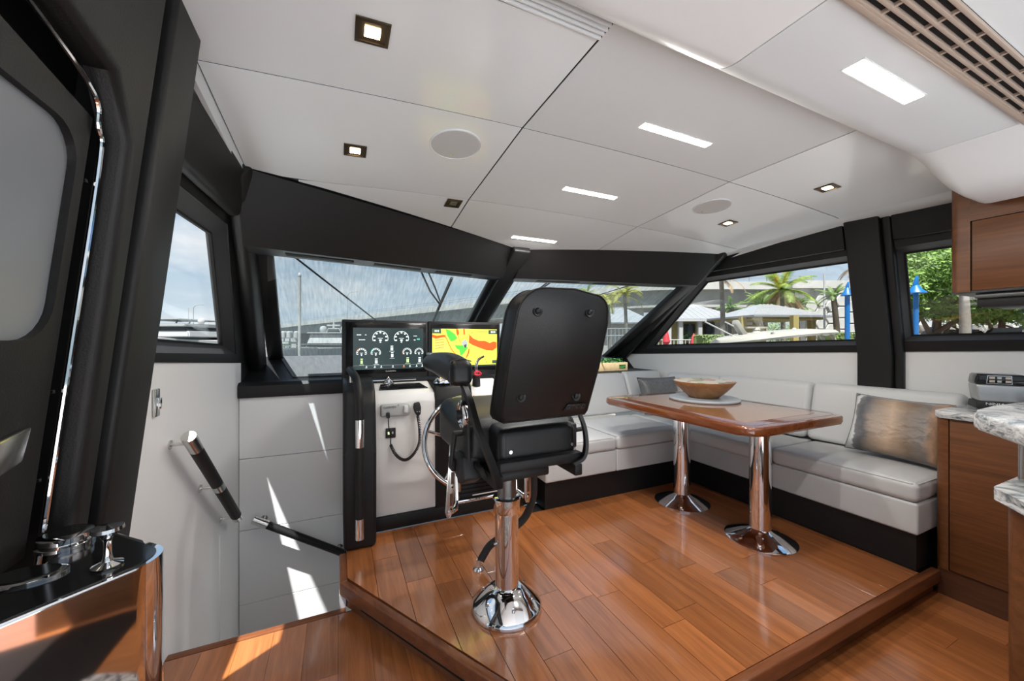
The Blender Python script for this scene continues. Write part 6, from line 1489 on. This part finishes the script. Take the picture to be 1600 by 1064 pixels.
shark_lamp('blue lamp post with shark fin beside the hexagon panel wall', 1324, 13, 440, 461, 0.19)
bm = B(); b0 = gp_(1288, 21); cyl(bm, b0, at(1288, 428, 21), 0.055, 0.045, 10); fp = tag(obj('flag_pole', bm, 'paint_white', None, origin=b0), 'slim white pole beside the fan palm with security camera', 'pole')
bm = B(); p = at(1288, 482, 21); obox(bm, p, 0.30, 0.10, p.z, p.z + 0.1); sphere(bm, p + RV * 0.25 - UP * 0.05, 0.10); obj('camera_arm', bm, 'paint_white', fp)
for lab, u, d, v0, arm in (('tall street lamp with curved arm in the port window', 302, 32, 482, 1), ('distant street lamp on the bridge above the gauge display', 543, 84, 462, 1)):
    b0 = gp_(u, d, -3.0); t = thing('road_lamp', lab, 'lamp post', b0, 'road lamps'); p = at(u, v0, d)
    bm = B(); tube(bm, [b0, p], 0.022 * d / 32 + 0.012, 8); obj('post', bm, 'concrete', t)
    k = d / 32; bm = B(); tube(bm, catmull([p, p + UP * 0.25 * k + RV * 0.2 * k, p + UP * 0.35 * k + RV * 0.7 * k], 5), 0.018 * k + 0.01, 6); obj('arm', bm, 'concrete', t)
    bm = B(); sphere(bm, p + UP * 0.34 * k + RV * 0.8 * k, 0.05 * k + 0.01, (1.8, 1, 0.6), 10, 6); obj('lamp_head', bm, 'concrete', t)
b0 = gp_(468, 15, -3.2); t = thing('mooring_pile', 'tall grey mooring pile with white cap ahead of the bow', 'pile', b0)
bm = B(); cyl(bm, b0, at(468, 430, 15), 0.055, n=14); obj('shaft', bm, 'concrete', t)
bm = B(); p = at(468, 431, 15); lathe(bm, p, [(0.062, -0.02), (0.066, 0.03), (0.05, 0.09), (0.0, 0.14)], 16); obj('cap', bm, 'paint_white', t)

# --- boats
def yacht_front(label, u, d, hwid, vdeck, vtop):
    b0 = gp_(u, d, -3.2); t = thing('motor_yacht', label, 'boat', b0, 'moored boats')
    zt = zv(vtop, d); zd = zv(vdeck, d)
    bm = B(); rows = []
    for k, (w_, f_) in enumerate(((0.15, -6), (1.0, -2.5), (1.25, 3), (1.2, 8))):
        rows.append([bm.verts.new(b0 + RV * s * w_ * hwid * 1.15 * ww + FV * f_ + UP * zz) for s, ww, zz in ((-1, 1, zd + 3.2), (-1, 0.7, 0.2), (1, 0.7, 0.2), (1, 1, zd + 3.2))])
    for a, b in zip(rows, rows[1:]):
        for j in range(4): bm.faces.new((a[j], a[(j + 1) % 4], b[(j + 1) % 4], b[j]))
    bm.faces.new(rows[0][::-1]); bm.faces.new(rows[-1]); obj('hull', bm, 'boat_white', t)
    bm = B(); obox(bm, b0 + FV * 2.5, hwid, 3.0, zd, zt, taper=0.86, bev=0.12); obj('deckhouse', bm, 'boat_white', t)
    bm = B(); obox(bm, b0 - FV * 0.2, hwid * 0.9, 0.4, zd + 0.1, zd + 0.45); obj('windscreen', bm, 'dark_window', t)
    bm = B(); obox(bm, b0 + FV * 2.0, hwid * 0.95, 2.4, zt, zt + 0.12, bev=0.03); obj('hardtop', bm, 'boat_white', t)
    for s in (-1, 1):
        bm = B(); c_ = b0 + RV * s * hwid * 0.56 + FV * 1.5; c_.z = zt + 0.12; lathe(bm, c_, [(0.28, 0), (0.34, 0.1), (0.36, 0.45), (0.27, 0.66), (0.0, 0.76)], 18); obj('radar_dome', bm, 'boat_white', t)
    c_ = b0 + FV * 1.5; c_.z = zt + 0.1; bm = B()
    tube(bm, [c_ - RV * 0.8, c_ - RV * 0.6 + UP * 0.45, c_ + RV * 0.6 + UP * 0.45, c_ + RV * 0.8], 0.06, 8); tube(bm, [c_ + UP * 0.45, c_ + UP * 1.5], [0.14, 0.02], 8); obj('mast', bm, 'boat_white', t)
    bm = B(); obox(bm, c_, 0.72, 0.08, zt + 0.85, zt + 1.0); obj('radar_array', bm, 'boat_white', t)
    bm = B(); zr = zd + 0.15
    tube(bm, [b0 - RV * hwid * 1.2 - FV * 1 + UP * (zr + 3.35), b0 - FV * 5.5 + UP * (zr + 3.45), b0 + RV * hwid * 1.2 - FV * 1 + UP * (zr + 3.35)], 0.025, 6); obj('bow_rail', bm, 'steel_rail', t)
    return t
yacht_front('white motor yacht with twin domes and radar mast ahead of the bow', 511, 40, 2.05, 543, 521)
# centre-console with outboards
b0 = gp_(452, 32, -3.2); t = thing('outboard_boat', 'small white boat with raised outboard engines left of the mooring pile', 'boat', b0, 'moored boats')
bm = B(); obox(bm, b0, 1.0, 2.5, -3.1, zv(543, 32), taper=1.1, bev=0.1); obj('hull', bm, 'boat_white', t)
for u in (444, 453, 464):
    p = at(u, 529, 32); bm = B(); rbox(bm, -0.19, 0.19, -0.3, 0.3, 0, 0.62, 0.12, (3, 3, 3), fn=lambda w: tuple(p + RV * w.x * (1 - 0.3 * w.z) + FV * w.y + UP * w.z)); obj('outboard', bm, 'boat_white', t, ang=60)
    bm = B(); tube(bm, [p + UP * 0.05, p - UP * 0.9], 0.06, 8); obj('engine_leg', bm, 'boat_white', t)
bm = B(); obox(bm, b0 - FV, 1.0, 0.8, zv(537, 32), zv(534, 32)); obj('t_top', bm, 'boat_white', t)
# yacht in the port window
d = 19; b0 = gp_(262, d, -3.2); t = thing('motor_yacht', 'white flybridge yacht moored beyond the port side window', 'boat', b0, 'moored boats')
def band(z0v, z1v, uL, uR, m, nm, hd=2.2, tap=1.0):
    bm = B(); a, b = gp_(uL, d), gp_(uR, d); obox(bm, (a + b) / 2 + FV * 1.5, (uR - uL) * d / FPX / 2, hd, zv(z0v, d), zv(z1v, d), taper=tap, bev=0.05); obj(nm, bm, m, t)
bm = B(); rows = []
for f_, w_ in ((-3.2, 1.0), (0.2, 1.0), (1.6, 0.55), (2.4, 0.06)):
    rows.append([bm.verts.new(b0 + RV * f_ + FV * (1.5 + s * 2.2 * w_ * ww) + UP * zz) for s, ww, zz in ((-1, 1, 3.2 + zv(527, d) - 0.1 * f_), (-1, 0.6, 0.1), (1, 0.6, 0.1), (1, 1, 3.2 + zv(527, d) - 0.1 * f_))])
for a, b in zip(rows, rows[1:]):
    for j in range(4): bm.faces.new((a[j], a[(j + 1) % 4], b[(j + 1) % 4], b[j]))
bm.faces.new(rows[0][::-1]); bm.faces.new(rows[-1]); obj('hull', bm, 'boat_white', t)
band(527, 517, 190, 306, 'boat_white', 'deckhouse', 1.9, 0.95); band(517, 511, 190, 296, 'dark_window', 'window_band', 1.7, 0.96); band(511, 507, 190, 300, 'boat_white', 'roof', 1.9); band(507, 505, 205, 290, 'steel_rail', 'windscreen_rail', 1.5); band(499, 497, 200, 276, 'boat_white', 'hardtop', 1.4)
bm = B()
for u in (246, 268): tube(bm, [at(u, 507, d) + FV, at(u + 4, 498, d) + FV], 0.04, 6)
obj('hardtop_legs', bm, 'boat_white', t)
p = at(289, 505, d) + FV; bm = B(); lathe(bm, p, [(0.12, 0), (0.16, 0.08), (0.15, 0.2), (0.1, 0.28), (0, 0.31)], 14); obj('radar_dome', bm, 'boat_white', t)
bm = B(); tube(bm, [at(268, 497, d) + FV, at(268, 478, d) + FV], 0.02, 5); obj('aerial', bm, 'boat_white', t)
# sport boat close alongside to starboard
d = 9.5; b0 = gp_(1190, d, -3.2); t = thing('sport_boat', 'cream hardtop sport boat with outrigger poles moored close to starboard', 'boat', b0, 'moored boats')
bm = B(); tp = [(1118, 534, 0.25), (1150, 528, 0.9), (1190, 522, 1.2), (1225, 519, 1.25), (1255, 518, 1.05), (1268, 519.5, 0.5)]
rows = []
for u, v, w_ in tp:
    p = at(u, v, d); rows.append([bm.verts.new(p + FV * s * w_ + UP * z_) for s, z_ in ((-1, -0.04), (-0.9, 0.02), (0, 0.07), (0.9, 0.02), (1, -0.04), (0.9, -0.09), (0, -0.06), (-0.9, -0.09))])
for a, b in zip(rows, rows[1:]):
    for j in range(8): bm.faces.new((a[j], a[(j + 1) % 8], b[(j + 1) % 8], b[j]))
bm.faces.new(rows[0][::-1]); bm.faces.new(rows[-1]); obj('hardtop', bm, 'boat_cream', t, ang=50)
for u in (1172, 1238, 1254):
    bm = B(); tube(bm, [at(u, 520, d) - FV * 0.8, at(u + 12, 545, d) - FV * 0.9], 0.035, 8); obj('hardtop_leg', bm, 'boat_cream', t)
bm = B(); extr(bm, [at(a, b, d) - FV * 0.1 for a, b in ((1168, 525), (1158, 524), (1146, 507), (1148, 500), (1152, 501), (1153, 507))], FV * 0.2, bev=0.02); obj('radar_arch', bm, 'boat_cream', t)
bm = B(); p = at(1182, 523, d); lathe(bm, p, [(0.11, 0), (0.13, 0.05), (0.08, 0.09), (0.09, 0.12), (0.06, 0.18), (0, 0.19)], 16); obj('radar_pedestal', bm, 'boat_cream', t)
bm = B(); obox(bm, at(1182, 512, d), 0.27, 0.05, zv(513.5, d), zv(510.5, d), bev=0.01); obj('radar_array', bm, 'boat_cream', t)
for a, b in (((1102, 503), (1148, 526)), ((1133, 503), (1170, 522))):
    bm = B(); tube(bm, [at(*a, d), at(*b, d)], 0.018, 6); obj('outrigger', bm, 'boat_white', t)
bm = B(); sphere(bm, at(1241, 515, d), 0.05); cyl(bm, at(1241, 519, d), at(1241, 515, d), 0.05, n=10); obj('light', bm, 'boat_white', t)
bm = B(); obox(bm, b0 + FV * 0.2, 2.6, 1.3, -3.1, -0.4, taper=1.1, bev=0.1); obj('hull', bm, 'boat_white', t)
# cars and boulders
def car(label, u, d, m, vroof, L=1.1):
    b0 = gp_(u, d); t = thing('parked_car', label, 'car', b0, 'parked cars'); zr = zv(vroof, d); base = zr - 1.45
    bm = B(); obox(bm, b0, 2.1 * L, 0.85, base + 0.35, base + 0.95, bev=0.12); obj('body', bm, m, t)
    bm = B(); obox(bm, b0 + RV * 0.1, 1.25, 0.75, base + 0.93, base + 1.45, taper=0.78, bev=0.08); obj('cabin', bm, 'dark_window', t)
    for s in (-1, 1):
        for y in (-1, 1):
            p = b0 + RV * s * 1.35 * L + FV * y * 0.8; p.z = base + 0.33; bm = B(); cyl(bm, p - FV * 0.1, p + FV * 0.1, 0.33, n=16); obj('wheel', bm, 'dark_recess', t)
    for o in [t] : pass
    return base
car('dark pickup truck parked behind the low hedge by the pillar', 1350, 24, 'car_dark', 519)
car('dark car parked under the large tree', 1484, 21, 'car_dark', 515)
car('blue car parked at the right edge of the aft window', 1606, 15, 'car_blue', 512)
mat('banner', (0.012, 0.13, 0.30), 0.6)
b0 = gp_(1516, 16); bm = B(); extr(bm, [at(1513, 522, 16), at(1518, 524, 16), at(1519, 508, 16), at(1514, 508, 16)], FV * 0.03); tag(obj('banner_flag', bm, 'banner', None, origin=b0), 'small blue banner sign beside the pale palm trunk', 'banner')
bm = B(); b0 = gp_(1453, 17); cyl(bm, b0, at(1453, 511, 17), 0.08, n=12); tag(obj('bollard_post', bm, 'lamp_blue', None, origin=b0), 'short blue post under the large tree', 'post')
random.seed(21)
for k in range(9):
    u = 1420 + 24 * k + random.uniform(-3, 3); d = 27 + random.uniform(-1, 1.5); p = at(u, 517, d); s = random.uniform(0.35, 0.6); bm = B()
    bmesh.ops.create_icosphere(bm, subdivisions=2, radius=s)
    ph = random.uniform(0, 9)
    for v in bm.verts: v.co = p + Vector((v.co.x * 1.2, v.co.y, v.co.z * 1.3)) * (1 + 0.22 * math.sin(5 * v.co.x + ph) * math.cos(6 * v.co.z + ph))
    tag(obj('boulder', bm, 'limestone', None, 20, origin=p), 'pale limestone boulder, %s from the left in the row behind the parked cars' % ('first', 'second', 'third', 'fourth', 'fifth', 'sixth', 'seventh', 'eighth', 'ninth')[k], 'rock', 'row of limestone boulders')
bm = B(); obox(bm, gp_(1500, 28.5), 9.0, 1.0, GZ, zv(521, 28)); struct('ground_bank', bm, 'ground')

# --- unseen white decks and pale dock, added to bounce sun onto the ceiling
mat('deck_bounce_white', (0.78, 0.78, 0.76), 0.6)
bm = B(); box(bm, -1.95, -0.74, 0.0, 3.6, 0.02, 0.06); struct('bounce_deck_port', bm, 'deck_bounce_white')
bm = B(); box(bm, 3.56, 4.6, 0.0, 3.9, 0.02, 0.06); struct('bounce_deck_starboard', bm, 'deck_bounce_white')
bm = B(); loft(bm, [[(-1.2, 3.62, 0.62), (CX, 4.60, 0.80), (3.9, 3.98, 0.62)], [(-0.9, 7.0, 0.52), (CX, 7.0, 0.66), (3.5, 7.0, 0.52)], [(0.9, 10.5, 0.4), (CX, 10.6, 0.45), (1.8, 10.5, 0.4)]], 0.05, (0, 0, -1)); struct('bounce_deck_forward', bm, 'deck_bounce_white')
bm = B(); box(bm, -7.5, -3.2, -30, 18, -2.6, -2.2); struct('bounce_dock', bm, 'concrete_light', ang=None)

# --- bushes and a pale boathouse beyond the bridge
random.seed(5)
for k, (u, d, v0, lab) in enumerate(((905, 62, 512, 'leftmost bush beyond the bridge, behind the helm chair back'), (985, 66, 508, 'bush beyond the bridge beside the windscreen corner pillar'), (1150, 70, 500, 'bush beyond the bridge seen under the pavilion roof, left'), (1205, 68, 502, 'bush beyond the bridge seen under the pavilion roof, middle'), (1258, 70, 500, 'bush beyond the bridge seen under the pavilion roof, right'))):
    b0 = gp_(u, d); hh = zv(v0, d) - GZ; bm = B()
    for q in range(5): clump(bm, b0 + RV * (q - 2) * 1.3 + UP * hh * (0.45 + 0.1 * (q % 2)), (1.9, 1.5, hh * 0.5), 420, 0.24)
    t = thing('garden_bush', lab, 'bush', b0, 'bushes beyond the bridge'); o = obj('foliage', bm, 'leaf_shrub', t, ang=None); o['kind'] = 'stuff'
    bm = B(); tube(bm, [b0, b0 + UP * hh * 0.5], [0.12, 0.08], 6); obj('stem', bm, 'bark', t)
c = gp_(958, 34); bh = thing('boathouse', 'white roofed boathouse behind the yellowish palms', 'building', c)
bm = B(); hip(bm, c, 3.0, 2.2, zv(505, 34), zv(482, 34), 1.2); obj('roof', bm, 'roof_grey', bh, ang=20)
bm = B(); obox(bm, c + FV * 0.3, 2.7, 1.8, GZ, zv(506, 34)); obj('wall', bm, 'concrete', bh)
fn_ = thing('dock_railing', 'grey metal railing right of the helm chair back', 'railing', gp_(957, 18))
for vv in (513, 524):
    bm = B(); tube(bm, [at(930, vv + 1, 18), at(985, vv, 18)], 0.02, 6); obj('rail', bm, 'steel_rail', fn_)
for k in range(10):
    u = 931 + 6 * k; bm = B(); tube(bm, [gp_(u, 18), at(u, 512, 18)], 0.016, 6); obj('upright', bm, 'steel_rail', fn_)
# temp
import OpenImageIO as oiio,sys,numpy as np
b=oiio.ImageBuf('/workdir/render_main.png');a=b.get_pixels(oiio.UINT8);h,w=a.shape[:2]
for u,v in [(500,130),(700,120),(900,120),(1000,250),(1240,260),(330,760),(450,640),(640,720),(1150,560),(1050,590),(1300,740),(1200,620),(900,830),(1200,950),(700,900),(420,1050),(870,560),(550,330),(340,460),(600,430),(1550,400),(1510,760),(1380,220)]:
    x=int(u*w/1600);y=int(v*h/1064); print((u,v),a[y-2:y+3,x-2:x+3,:3].reshape(-1,3).mean(0).round().astype(int))
